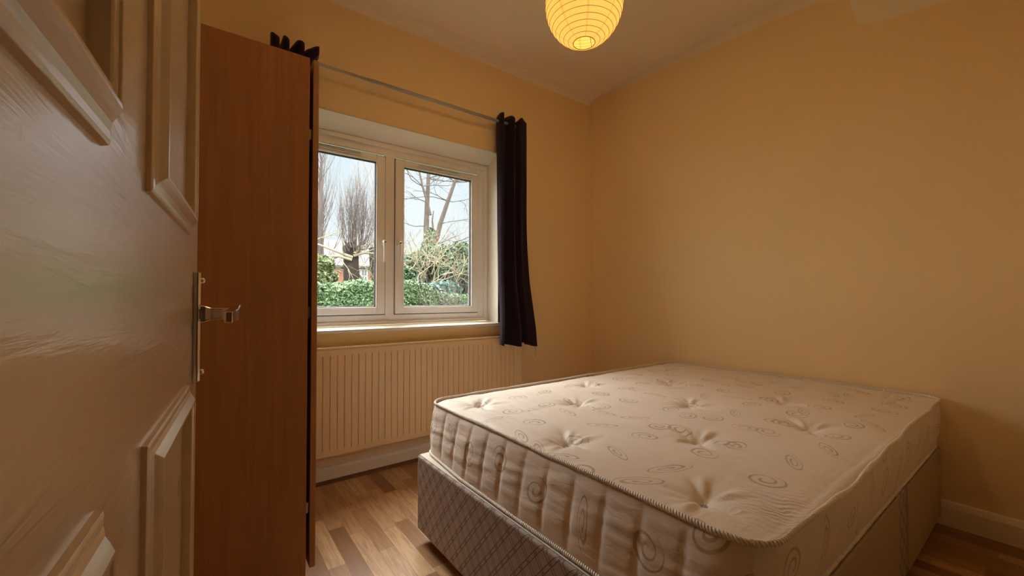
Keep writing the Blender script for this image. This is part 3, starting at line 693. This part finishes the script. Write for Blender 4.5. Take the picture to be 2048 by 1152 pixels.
Z += .0045 * vnoise(WX_, WY_, 4.2, 1.0) + .0016 * vnoise(WX_, WY_, 15, 4.0)
# stretch wrinkles running in from the near right edge
Z += .0022 * vnoise(WX_, WY_, 9, 12.0, (3.5, 1)) * (WX_ < 1.6)
Zedge = {}
# perimeter index loop (ccw): bottom y=-hy, right, top, left
idx = lambda i, j: i * (NY + 1) + j
per = [idx(i, 0) for i in range(NX)] + [idx(NX, j) for j in range(NY)] + [idx(i, NY) for i in range(NX, 0, -1)] + [idx(0, j) for j in range(NY, 0, -1)]
V = np.stack([WX_, WY_, Z], -1).reshape(-1, 3)
PV = V[per]; npn = len(per)
sg = np.hypot(*(np.roll(PV[:, :2], -1, 0) - PV[:, :2]).T); S = np.concatenate([[0], np.cumsum(sg)[:-1]]); PL = sg.sum()
tg = np.roll(PV[:, :2], -1, 0) - np.roll(PV[:, :2], 1, 0); tg /= np.linalg.norm(tg, axis=1)[:, None]; NO = np.stack([tg[:, 1], -tg[:, 0]], -1)
# wavy top seam, most on the long near side
near = np.clip(1 - np.abs(PV[:, 1] - TY0) / .05, 0, 1); foot = np.clip(1 - np.abs(PV[:, 0] - TX0) / .05, 0, 1)
wav = np.array([noise.noise(Vector((s_ * 5.5, 2.2, 0))) for s_ in S]); wav2 = np.array([noise.noise(Vector((s_ * 13, 8.2, 0))) for s_ in S])
ez = (.006 * near + .0025) * wav + (.0025 * near) * wav2; eo = .006 * near * np.roll(wav, 25)
eo = eo + .022 * near * np.exp(-((PV[:, 0] - 1.25) / .55) ** 2)
V[per, 2] = TZ1 + ez; V[per, 0] += NO[:, 0] * eo; V[per, 1] += NO[:, 1] * eo
verts = [tuple(p) for p in V]; faces = []; uvs = {}
for i in range(NX):
    for j in range(NY): faces.append((idx(i, j), idx(i + 1, j), idx(i + 1, j + 1), idx(i, j + 1)))
ntop = len(faces)
ROWS = 26; base_i = len(verts); Q = .1065
S0 = TY1   # quilting lines counted along the foot side
# arc position of foot-side points maps s -> y; find phase so that lines fall at y = .583 + k*Q
foot_idx = [i for i in range(npn) if foot[i] > .9 and abs(PV[i, 1] - cy) < .4]
ph0 = S[foot_idx[0]] + PV[foot_idx[0], 1] - .583
rowsV = []
for r in range(1, ROWS + 1):
    v = r / ROWS
    fu = (S - ph0) / Q; ds = np.abs(fu - np.round(fu)) * Q; pinch = (1 - np.exp(-(ds / .007) ** 1.1)) * .75 + .25 * np.abs(np.sin(PI * fu)) ** .8
    amp = .003 + .0052 * foot
    flare_ = foot * (.046 - .026 * np.clip((PV[:, 1] - 1.35) / .35, 0, 1)) * v ** .8 - .016 * near * v
    prof_ = np.sin(PI * v) ** .6
    wr = np.array([noise.noise(Vector((s_ * 3.5, v * 7 + s_ * 2.0, 3.1))) for s_ in S]) * .0036 * (foot + .35)
    wr += np.array([noise.noise(Vector((s_ * 8, v * 16 + s_ * 6.0, 7.1))) for s_ in S]) * .0026 * (foot + .2)
    off = (amp * pinch + .004) * prof_ + wr * prof_ * np.minimum(1, pinch * 1.6) + eo * (1 - v) + .004 * near * prof_ + flare_
    z = (TZ1 + ez) * (1 - v) + (TZ0 + .004) * v
    jit = .004 * np.sin(v * 9 + np.floor(fu + .5) * 2.1)
    rowsV.append(np.stack([PV[:, 0] + NO[:, 0] * off, PV[:, 1] + NO[:, 1] * off, z], -1))
for rv in rowsV: verts += [tuple(p) for p in rv]
prev = per
for r in range(ROWS):
    cur = [base_i + r * npn + i for i in range(npn)]
    for i in range(npn):
        i2 = (i + 1) % npn; faces.append((prev[i], cur[i], cur[i2], prev[i2]))
    prev = cur
cb = len(verts); verts.append((cx, cy, TZ0 + .004))
for i in range(npn): faces.append((prev[i], cb, prev[(i + 1) % npn]))
off = mt.location
me = bpy.data.meshes.new('mattress_cover'); me.from_pydata([(p[0] - off.x, p[1] - off.y, p[2] - off.z) for p in verts], [], faces)
uvl = me.uv_layers.new(name='UVMap'); uvarr = np.zeros((len(me.loops), 2)); li = 0
for fi, fc_ in enumerate(faces):
    if fi < ntop:
        for q in fc_: uvarr[li] = verts[q][:2]; li += 1
    elif fi < ntop + ROWS * npn:
        kk = fi - ntop; r, i = divmod(kk, npn); s0, s1 = S[i], (S[i + 1] if i + 1 < npn else PL)
        for (ss, rr) in ((s0, r), (s0, r + 1), (s1, r + 1), (s1, r)): uvarr[li] = (ss + 5, -rr / ROWS * .21); li += 1
    else:
        for q in fc_: li += 1
uvl.data.foreach_set('uv', uvarr.ravel().astype(np.float32))
me.materials.append(MAT['damask']); me.polygons.foreach_set('use_smooth', [True] * len(me.polygons)); me.update()
oc = bpy.data.objects.new('cover', me); COL.objects.link(oc); oc.parent = mt
def rope(z_off, rad_, which, nm):
    rv = PV.copy(); fl_ = foot * (.046 - .026 * np.clip((PV[:, 1] - 1.35) / .35, 0, 1)) - .016 * near; rv[:, 2] = (TZ1 + ez) if which == 0 else TZ0 + .006
    e_ = eo if which == 0 else 0 * eo
    path = [(rv[i, 0] + NO[i, 0] * (e_[i] + .003 if which == 0 else .004 + fl_[i]), rv[i, 1] + NO[i, 1] * (e_[i] + .003 if which == 0 else .004 + fl_[i]), rv[i, 2] + z_off) for i in range(npn)]
    sgm = 10; vs, fs, uv = [], [], []
    for i, p in enumerate(path):
        for q in range(sgm):
            a = 2 * PI * q / sgm; rr = rad_ * (1 + .10 * math.sin(S[i] * 900 + q * 1.2) + .18 * wav2[i])
            vs.append((p[0] + NO[i, 0] * rr * math.cos(a) - off.x, p[1] + NO[i, 1] * rr * math.cos(a) - off.y, p[2] + rr * math.sin(a) * 1.1 - off.z))
    for i in range(npn):
        i2 = (i + 1) % npn; s0 = S[i]; s1 = S[i + 1] if i2 else PL
        for q in range(sgm):
            q2 = (q + 1) % sgm; fs.append((i * sgm + q, i * sgm + q2, i2 * sgm + q2, i2 * sgm + q)); uv += [(s0, q / sgm), (s0, (q + 1) / sgm), (s1, (q + 1) / sgm), (s1, q / sgm)]
    m2 = bpy.data.meshes.new(nm); m2.from_pydata(vs, [], fs); ul = m2.uv_layers.new(name='UVMap'); ul.data.foreach_set('uv', np.array(uv, dtype=np.float32).ravel())
    m2.materials.append(MAT['piping']); m2.polygons.foreach_set('use_smooth', [True] * len(m2.polygons)); fixn(m2)
    o2 = bpy.data.objects.new('piping', m2); COL.objects.link(o2); o2.parent = mt; return o2
rope(.0030, .0056, 0, 'piping'); rope(0, .0050, 1, 'piping')
for (tx, ty) in tufts:
    ii = np.argmin((V[:, 0] - tx) ** 2 + (V[:, 1] - ty) ** 2); zt = V[ii, 2]
    m = MB()
    for q in range(7):
        a = q * 2 * PI / 7; m.tube([(tx, ty, zt + .001), (tx + .004 * math.cos(a), ty + .004 * math.sin(a), zt + .006), (tx + .010 * math.cos(a), ty + .010 * math.sin(a), zt + .0055)], [.0022, .0022, .0010], 5)
    m.build('tuft', 'tuft', mt, smooth=True)

# ------------------------------------------------------------------ paper lantern
LX, LY, LR = 1.300, 1.220, .166; LZ = 2.315
ln_ = thing('paper_lantern', 'lit round paper lantern shade hanging from the ceiling', 'lamp', (LX, LY, LZ))
RB, NR = .046, 17
m = MB(); prof = []
t0 = math.asin(RB / LR); RT = .088; t1 = math.asin(RT / LR)
SUB = 4
for i in range(NR * SUB + 1):
    t = t0 + (PI - t0 - t1) * i / (NR * SUB); sag = .0022 * math.sin(PI * ((i % SUB) / SUB))
    prof.append(((LR - sag) * math.sin(t), -(LR * 1.06 - sag) * math.cos(t)))
m.lathe(prof, (LX, LY, LZ), 72); m.build('shade', 'paper', ln_, smooth=True)
m = MB()
for i in range(0, NR * SUB + 1, SUB):
    r, h = prof[i]; rr = .0009 if 0 < i < NR * SUB else .0016
    m.tube([(LX + (r + .0003) * math.cos(a), LY + (r + .0003) * math.sin(a), LZ + h) for a in [2 * PI * q / 72 for q in range(72)]], rr, 5, closed=True)
m.build('wire_ribs', 'wire', ln_, smooth=True)
zt = LZ + prof[-1][1]; zb = LZ + prof[0][1]
m = MB(); m.tube([(LX - RT, LY, zt), (LX + RT, LY, zt)], .0012, 6)
m.tube([(LX - RB * .8, LY + RB * .6, zb), (LX - .03, LY + .0, zb + .10), (LX - RT * .8, LY + RT * .6, zt)], .001, 6)
m.tube([(LX + RB, LY, zb), (LX - .01, LY - RB * .98, zb)], .0011, 6)
m.build('wire_frame', 'wire', ln_)
MB().tube([(LX, LY, H - .02), (LX, LY, LZ + .13)], .0035, 8).build('cord', 'plastic', ln_, smooth=True)
MB().lathe([(0, H - .03), (.02, H - .03), (.045, H - .012), (.05, H), (0, H)], (LX, LY, 0), 28).build('ceiling_rose', 'plastic', ln_, smooth=True)
MB().lathe([(0, LZ + .15), (.010, LZ + .15), (.013, LZ + .135), (.013, LZ + .105), (0, LZ + .105)], (LX, LY, 0), 20).build('lamp_holder', 'plastic', ln_, smooth=True)
MB().lathe([(0, LZ + .02), (.012, LZ + .023), (.024, LZ + .035), (.028, LZ + .054), (.024, LZ + .075), (.013, LZ + .10), (.013, LZ + .11)], (LX, LY, 0), 20).build('bulb', 'bulb', ln_, smooth=True)
lp = bpy.data.lights.new('bulb_light', 'POINT'); lp.energy = 1.2; lp.color = (1, .76, .32); lp.shadow_soft_size = .04
lo = bpy.data.objects.new('bulb_light', lp); COL.objects.link(lo); lo.parent = ln_; lo.location = (0, 0, .05)
# added upward spot, far stronger than the bulb, brightening the room via the ceiling
lu = bpy.data.lights.new('added_uplight', 'SPOT'); lu.energy = 105; lu.color = (1, .74, .38); lu.shadow_soft_size = .03; lu.spot_size = math.radians(94); lu.spot_blend = .5
lo = bpy.data.objects.new('added_uplight', lu); COL.objects.link(lo); lo.parent = ln_; lo.location = (0, 0, .09); lo.rotation_euler = (PI, 0, 0)

# ------------------------------------------------------------------ outside
def at(px, py, Y):      # where a pixel of the photograph meets the vertical plane y = Y
    ya, pi_ = math.radians(36.8), math.radians(1)
    f_ = Vector((math.sin(ya) * math.cos(pi_), math.cos(ya) * math.cos(pi_), math.sin(pi_))); r_ = Vector((math.cos(ya), -math.sin(ya), 0)); u_ = r_.cross(f_)
    d = f_ + r_ * ((px - 1024) / 825) - u_ * ((py - 581.6) / 825); return Vector((0, 0, CAM_H)) + d * (Y / d.y)
GZ = -.35
struct(MB().box(-12, 60, YW + .3, 60, GZ - .1, GZ).build('trim_4', 'lawn'), 'grass ground outside the window', 'ground')

def leaves(center_fn, n, size, rng, name, mat, root, size_var=.5):
    vs = np.zeros((n * 4, 3)); 
    for i in range(n):
        p, nrm = center_fn(rng)
        nrm = (nrm + Vector((rng.uniform(-1, 1), rng.uniform(-1, 1), rng.uniform(-1, 1))) * .9).normalized()
        a = nrm.cross(Vector((rng.uniform(-1, 1), rng.uniform(-1, 1), rng.uniform(-1, 1)))).normalized(); b = nrm.cross(a)
        s_ = size * rng.uniform(1 - size_var, 1 + size_var)
        vs[i * 4] = p - a * s_; vs[i * 4 + 1] = p - b * s_ * .5 + nrm * s_ * .12; vs[i * 4 + 2] = p + a * s_; vs[i * 4 + 3] = p + b * s_ * .5 + nrm * s_ * .12
    off = parent_off(root); vs -= np.array(off)
    me = bpy.data.meshes.new(name); me.from_pydata([tuple(v) for v in vs], [], [(4 * i, 4 * i + 1, 4 * i + 2, 4 * i + 3) for i in range(n)])
    me.materials.append(MAT[mat]); o = bpy.data.objects.new(name, me); COL.objects.link(o); o.parent = root; return o
def blob_leaves(blobs, n, size, rng, name, mat, root):
    tot = sum(b[3] * b[4] + b[3] * b[5] for b in blobs)
    def fn(r):
        b = r.choices(blobs, [q[3] * q[4] + q[3] * q[5] for q in blobs])[0]
        while True:
            d = Vector((r.gauss(0, 1), r.gauss(0, 1), r.gauss(0, 1)))
            if d.length > .1: break
        d.normalize(); rad = r.uniform(.72, 1.03)
        lump = 1 + .18 * noise.noise(d * 3 + Vector((b[0], b[1], 0)))
        p = Vector((b[0] + d.x * b[3] * rad * lump, b[1] + d.y * b[4] * rad * lump, max(GZ + .05, b[2] + d.z * b[5] * rad * lump)))
        return p, d
    return leaves(fn, n, size, rng, name, mat, root)
def branch(mb, p, d, length, r, depth, rng, spread=.6, up=.15, kids=(2, 4), wob=.18, seg=5, shrink=.62):
    pts = [p.copy()]; rs = [r]; q = p.copy(); dd = d.normalized(); nseg = 6 if depth > 0 else 4
    for i in range(nseg):
        dd = (dd + Vector((rng.uniform(-1, 1), rng.uniform(-1, 1), rng.uniform(-1, 1))) * wob + Vector((0, 0, up * .3))).normalized()
        q = q + dd * length / nseg; pts.append(q.copy()); rs.append(r * (1 - .6 * (i + 1) / nseg))
    mb.tube(pts, rs, seg if r > .01 else 3, cap=False)
    if depth > 0:
        for _ in range(rng.randint(*kids)):
            i = rng.randint(2, nseg); nd = (pts[i] - pts[i - 1]).normalized()
            ax = Vector((rng.uniform(-1, 1), rng.uniform(-1, 1), rng.uniform(-1, 1)))
            nd = (nd + ax * spread + Vector((0, 0, up))).normalized()
            branch(mb, pts[i], nd, length * rng.uniform(shrink * .8, shrink * 1.2), rs[i] * .65, depth - 1, rng, spread, up, kids, wob, seg, shrink)
    return pts
rng = random.Random(5)

# clipped hedge close to the house
hl = at(560, 600, 8.2); hr = at(1010, 600, 8.2)
hd = thing('hedge', 'clipped leafy green hedge across the bottom of the window view', 'hedge', ((hl.x + hr.x) / 2, 8.7, GZ))
z1 = at(700, 566, 8.2).z
def hedge_top(x): return z1 + .06 * math.sin(x * 2.1) + .05 * math.sin(x * 5.3 + 1) + (-.28 if x > at(800, 600, 8.2).x else 0) * min(1, (x - at(800, 600, 8.2).x) / 1.2)
m = MB(); nn_ = 60
for i in range(nn_ + 1):
    x = hl.x + (hr.x - hl.x) * i / nn_; t_ = hedge_top(x) - .10
    m.v += [(x, 8.3, GZ), (x, 8.25, t_ - .15), (x, 8.45, t_), (x, 9.2, t_), (x, 9.35, GZ)]
for i in range(nn_):
    for q in range(4): m.f.append((i * 5 + q, i * 5 + q + 1, i * 5 + q + 6, i * 5 + q + 5))
m.build('hedge_core', 'hedge', hd)
def hfn(r):
    x = r.uniform(hl.x, hr.x); t_ = hedge_top(x)
    if r.random() < .55:
        z = r.uniform(GZ + .5, t_); b_ = .10 * noise.noise(Vector((x * 3, z * 3, 0))); return Vector((x, 8.2 + b_ + r.uniform(-.06, .06), z)), Vector((0, -1, .3))
    y = r.uniform(8.2, 9.3); return Vector((x, y, t_ + .08 * noise.noise(Vector((x * 3, y * 3, 2))) + r.uniform(-.06, .06))), Vector((0, -.4, 1))
leaves(hfn, 42000, .030, rng, 'foliage', 'hedge', hd)

# bare shrub behind the right end of the hedge
p = at(905, 605, 7.6); bs = thing('bare_shrub', 'leafless tangled shrub at the lower right of the window view', 'shrub', (p.x, 7.6, GZ)); m = MB()
for q in range(26):
    a = rng.uniform(0, 2 * PI); branch(m, Vector((p.x + rng.uniform(-.3, .3), 7.6 + rng.uniform(-.25, .25), GZ)), Vector((math.cos(a) * .45, math.sin(a) * .45, 1.2)), 1.25, .010, 2, rng, .6, .25, (3, 5))
m.build('branches', 'twig', bs)

# evergreens
def bush(label, blobs_px, Y, mat, n, size, name='evergreen_shrub'):
    bl = []
    for (px, py, rpx, rpz) in blobs_px:
        c_ = at(px, py, Y); k_ = (at(px + 10, py, Y) - at(px - 10, py, Y)).length / 20
        bl.append((c_.x, Y + rng.uniform(-.4, .4), c_.z, rpx * k_ * .8, rpx * k_ * .8, rpz * k_ * .62))
    c0 = bl[0]; root = thing(name, label, 'shrub' if 'shrub' in name else 'trees', (c0[0], c0[1], GZ))
    blob_leaves(bl, n, size, rng, 'foliage', mat, root)
    m = MB()
    for b in bl[:3]:
        m.tube([(c0[0], c0[1], GZ), (b[0], b[1], b[2] * .5), (b[0], b[1], b[2])], [.08, .05, .02], 6)
    m.build('stem', 'dark_bark', root); return root
bush('dark green evergreen behind the hedge below the twin-trunked tree', [(832, 538, 52, 48), (870, 525, 50, 46), (815, 575, 40, 40)], 14, 'ever', 9000, .09)
bush('dense green evergreen at the right edge of the window view', [(925, 520, 48, 50), (945, 560, 50, 65), (905, 552, 45, 50)], 13, 'ever', 9000, .09)
bush('low blue-green conifer just behind the hedge', [(865, 585, 40, 25), (900, 580, 35, 25), (835, 592, 35, 20)], 10.5, 'teal', 7000, .06)
bush('olive-green shrub beside the wardrobe edge of the window view', [(640, 530, 34, 34), (655, 555, 30, 25), (625, 560, 40, 40)], 12, 'olive', 6000, .06)
bush('dull green ivy-clad shrub behind the window mullion', [(790, 555, 30, 40), (775, 575, 30, 35)], 12.5, 'ivy', 4000, .07)
bush('distant evergreen behind the centre of the right pane', [(880, 512, 35, 26), (915, 508, 30, 22), (850, 515, 28, 20)], 19, 'ivy', 5000, .12)

# twin-trunked tall tree, ivy at its foot
Y = 16
tr_ = thing('bare_tree', 'tall bare tree with forked trunk in the right pane', 'tree', (at(858, 560, Y).x, Y, GZ)); m = MB()
def pxpath(pts, Y, r0, r1, mb, seg=7, jit=.0):
    P_ = [at(a, b, Y) for a, b in pts]; 
    for i, q in enumerate(P_): q.y += i * .12 * (1 if jit >= 0 else -1)
    n = len(P_); mb.tube(P_, [r0 + (r1 - r0) * i / (n - 1) for i in range(n)], seg, cap=False); return P_
P1 = pxpath([(857, 620), (857, 560), (858, 500), (860, 450), (864, 400), (869, 350), (873, 300), (880, 240)], Y, .17, .05, m)
P2 = pxpath([(858, 540), (866, 500), (875, 450), (888, 405), (899, 368), (910, 335), (925, 290)], Y, .13, .04, m, jit=-1)
P3 = pxpath([(861, 430), (856, 400), (850, 370), (846, 340), (840, 300)], Y, .06, .03, m)
P4 = pxpath([(868, 480), (867, 440), (872, 420)], Y, .05, .02, m)
for Pp, n_ in ((P1, 12), (P2, 14), (P3, 7)):
    for q in range(n_):
        i = rng.randint(2, len(Pp) - 1); s_ = rng.choice((-1, 1))
        branch(m, Pp[i], Vector((s_ * .9, rng.uniform(-.6, .6), rng.uniform(-.1, .7))), rng.uniform(1.0, 2.2), .020, 2, rng, .75, .1, (3, 4), .3)
m.build('trunk_and_branches', 'bark', tr_)
bl = [(at(857, 510, Y).x, Y, at(857, 510, Y).z, .38, .38, .6), (at(858, 545, Y).x, Y, at(857, 545, Y).z, .55, .55, .8), (at(862, 480, Y).x, Y, at(862, 480, Y).z, .26, .26, .5)]
blob_leaves(bl, 2600, .07, rng, 'ivy', 'ivy', tr_)

# overhanging gnarled branches of the tree at the right
Y = 11
t2 = thing('gnarled_tree', 'bare gnarled tree reaching in from the right of the window view', 'tree', (at(1010, 560, Y).x, Y, GZ)); m = MB()
pxpath([(1010, 640), (1005, 540), (1000, 440), (1010, 340), (1000, 250)], Y, .2, .1, m)
for st, e in (((1003, 430), (935, 415)), ((1003, 380), (905, 360)), ((1004, 480), (930, 470)), ((1003, 510), (905, 505)), ((1003, 330), (900, 345)), ((1003, 540), (910, 530)), ((1003, 460), (900, 440)), ((1003, 300), (930, 320))):
    a = at(*st, Y); b = at(*e, Y - .6); branch(m, a, b - a, (b - a).length, .028, 3, rng, .8, .05, (3, 4), .35, shrink=.5)
m.build('trunk_and_branches', 'bark', t2)

# pollarded tree: thick dark trunk, gnarled level boughs, a brush of upright shoots
Y = 15
t3 = thing('pollarded_tree', 'pollarded tree with dark trunk and upright bare shoots in the left pane', 'tree', (at(706, 560, Y).x, Y, GZ)); m = MB()
pxpath([(706, 620), (705, 570), (706, 530), (708, 500), (706, 494)], Y, .27, .25, m, 10)
pxpath([(752, 620), (754, 560), (751, 520), (752, 495)], Y + 1, .17, .15, m, 9)
m.build('trunk', 'dark_bark', t3); m = MB()
for pts in ([(706, 515), (690, 508), (668, 498), (645, 488), (625, 480)], [(706, 512), (730, 505), (752, 506), (775, 498)], [(704, 520), (680, 512), (655, 512), (630, 505)], [(700, 560), (712, 540), (725, 552), (735, 575)], [(708, 508), (720, 498), (742, 495)]):
    Pp = pxpath(pts, Y, .055, .028, m, 7)
    for q in range(5): branch(m, Pp[rng.randint(1, len(Pp) - 1)], Vector((rng.uniform(-1, 1), rng.uniform(-.5, .5), rng.uniform(-.7, .5))), 1.1, .022, 2, rng, .8, 0, (2, 4), .35)
m.build('bough', 'pale_bark', t3); m = MB()
for q in range(60):
    px = rng.gauss(712, 20); px = min(max(px, 672), 758)
    top = 372 + abs(px - 712) * .9 + rng.uniform(0, 45)
    b0 = at(708 + (px - 708) * .45, rng.uniform(488, 506), Y); b0.y += rng.uniform(-.3, .3); e = at(px, top, Y); e.y += rng.uniform(-.9, .9)
    d = e - b0; n_ = 9; P_ = []
    for i in range(n_ + 1):
        t = i / n_; P_.append(b0 + Vector((d.x * (t ** .6), d.y * t, d.z * t)) + Vector((rng.uniform(-.03, .03), 0, 0)))
    m.tube(P_, [.017 * (1 - .8 * i / n_) for i in range(n_ + 1)], 4, cap=False)
    for _ in range(5):
        i = rng.randint(3, n_); branch(m, P_[i], Vector((rng.uniform(-.35, .35), rng.uniform(-.3, .3), 1)), rng.uniform(.5, 1.1), .006, 1, rng, .3, .3, (1, 2), .08)
m.build('shoots', 'twig', t3)

# poplar at the far left
Y = 17
t4 = thing('bare_poplar', 'tall bare poplar at the wardrobe edge of the window view', 'tree', (at(636, 560, Y).x, Y, GZ)); m = MB()
Pp = pxpath([(640, 620), (640, 520), (642, 450), (645, 390), (648, 330), (650, 305)], Y, .2, .02, m)
for q in range(75):
    t = rng.uniform(.12, .95); i = t * (len(Pp) - 1); a = Pp[int(i)].lerp(Pp[min(int(i) + 1, len(Pp) - 1)], i % 1)
    branch(m, a, Vector((rng.uniform(-.55, .55), rng.uniform(-.5, .5), 1)), rng.uniform(1.2, 2.4) * (1.15 - .7 * t), .013, 2, rng, .35, .3, (2, 3), .1)
m.build('trunk_and_branches', 'twig', t4)
# thin bare trees
for (lab, px, Yy, top, sp) in (('slender bare tree between the pollard and the window mullion', 752, 18, 365, .3), ('fine bare sapling at the left edge of the right pane', 806, 15, 455, .55), ('twiggy low bare tree behind the olive shrub', 668, 19, 480, .6), ('twiggy bare tree above the evergreens at the right', 925, 20, 470, .6)):
    b0 = at(px, 560, Yy); e = at(px, top, Yy); r_ = thing('slender_bare_tree', lab, 'tree', (b0.x, Yy, GZ)); m = MB(); b0.z = GZ
    hgt = e.z - GZ
    for q in range(9):
        branch(m, b0 + Vector((rng.uniform(-.3, .3), 0, hgt * .35)), Vector((rng.uniform(-sp, sp), rng.uniform(-sp, sp), 1)), hgt * rng.uniform(.35, .62), .018, 3, rng, .45, .15, (2, 4), .14)
    m.tube([b0, b0 + Vector((0, 0, hgt * .2)), b0 + Vector((0, 0, hgt * .42))], [.09, .07, .05], 6)
    m.build('trunk_and_branches', 'twig', r_)
# pale twigs tangled over the evergreens
p = at(860, 560, 12.2); r_ = thing('twig_thicket', 'pale leafless branches tangled over the evergreens', 'shrub', (p.x, 12.2, GZ)); m = MB()
for q in range(40):
    b0 = at(rng.uniform(800, 940), rng.uniform(520, 580), 12.2); b0.y += rng.uniform(-.5, .5)
    branch(m, b0, Vector((rng.uniform(-1, 1), rng.uniform(-.4, .4), rng.uniform(.3, 1.1))), rng.uniform(.8, 1.6), .018, 2, rng, .9, .1, (3, 5), .4)
for q in range(5):
    b0 = at(805 + 30 * q, 600, 12.2); branch(m, Vector((b0.x, 12.3, GZ)), Vector((rng.uniform(-.3, .3), 0, 1)), 2.2, .03, 3, rng, .8, .1, (3, 4), .3)
m.build('branches', 'pale_bark', r_)

for lab, px_, rx_ in (('hazy far tree belt behind the houses, left part', 690, 90), ('hazy far tree belt behind the evergreens, right part', 880, 110)):
    bush(lab, [(px_ - rx_ * .6, 540, rx_ * .6, 50), (px_, 535, rx_ * .6, 55), (px_ + rx_ * .6, 540, rx_ * .6, 52)], 46, 'haze', 9000, .30, 'distant_trees')['kind'] = 'stuff'
# brick house behind
Y = 30
a = at(655, 560, Y); b = at(790, 560, Y); e = at(700, 532, Y).z; rg = at(700, 497, Y).z
hs = thing('brick_house', 'red brick house with slate roof and white window beyond the hedge', 'house', ((a.x + b.x) / 2, Y + 3, GZ))
MB().box(a.x, b.x, Y, Y + 7, GZ, e).build('walls', 'brick', hs)
m = MB(); m.prism([(Y - .3, e), (Y + 3.5, rg + 1.0), (Y + 7.3, e), (Y + 7.3, e - .15), (Y - .3, e - .15)], 0, a.x - .3, b.x + .3); m.build('roof', 'slate', hs)
c0 = at(707, 560, Y); c1 = at(735, 560, Y); zt = at(720, 538, Y).z; zb = at(720, 566, Y).z
m = MB(); frame(m, c0.x, c1.x, zb, zt, .10, .10, .10, .10, Y - .08, Y + .02)
wc = (c0.x + c1.x) / 2; m.box(wc - .06, wc + .06, Y - .07, Y, zb, zt); m.box(c0.x, c1.x, Y - .06, Y, (zb + zt) / 2 - .04, (zb + zt) / 2 + .04)
for s_ in (.25, .75): m.box(c0.x + (c1.x - c0.x) * s_ - .03, c0.x + (c1.x - c0.x) * s_ + .03, Y - .06, Y, zb, zt)
wo = m.build('window_frame', 'joinery', hs); MB().box(c0.x + .02, c1.x - .02, Y - .03, Y - .01, zb + .02, zt - .02).build('window_pane', 'far_pane', wo)
cp = at(668, 480, Y); MB().box(cp.x - .5, cp.x + .5, Y + 3, Y + 3.8, e, at(668, 486, Y + 3).z).build('chimney', 'brick', hs)
Y = 40
a = at(640, 560, Y); b = at(672, 560, Y); e = at(650, 520, Y).z; rg = at(650, 495, Y).z
h2 = thing('brick_house', 'far pinkish brick house at the left edge of the view', 'house', ((a.x + b.x) / 2, Y + 3, GZ))
MB().box(a.x - 3, b.x, Y, Y + 7, GZ, e).build('walls', 'brick', h2)
MB().prism([(Y - .3, e), (Y + 3.5, rg + .6), (Y + 7.3, e)], 0, a.x - 3.3, b.x + .3).build('roof', 'slate', h2)
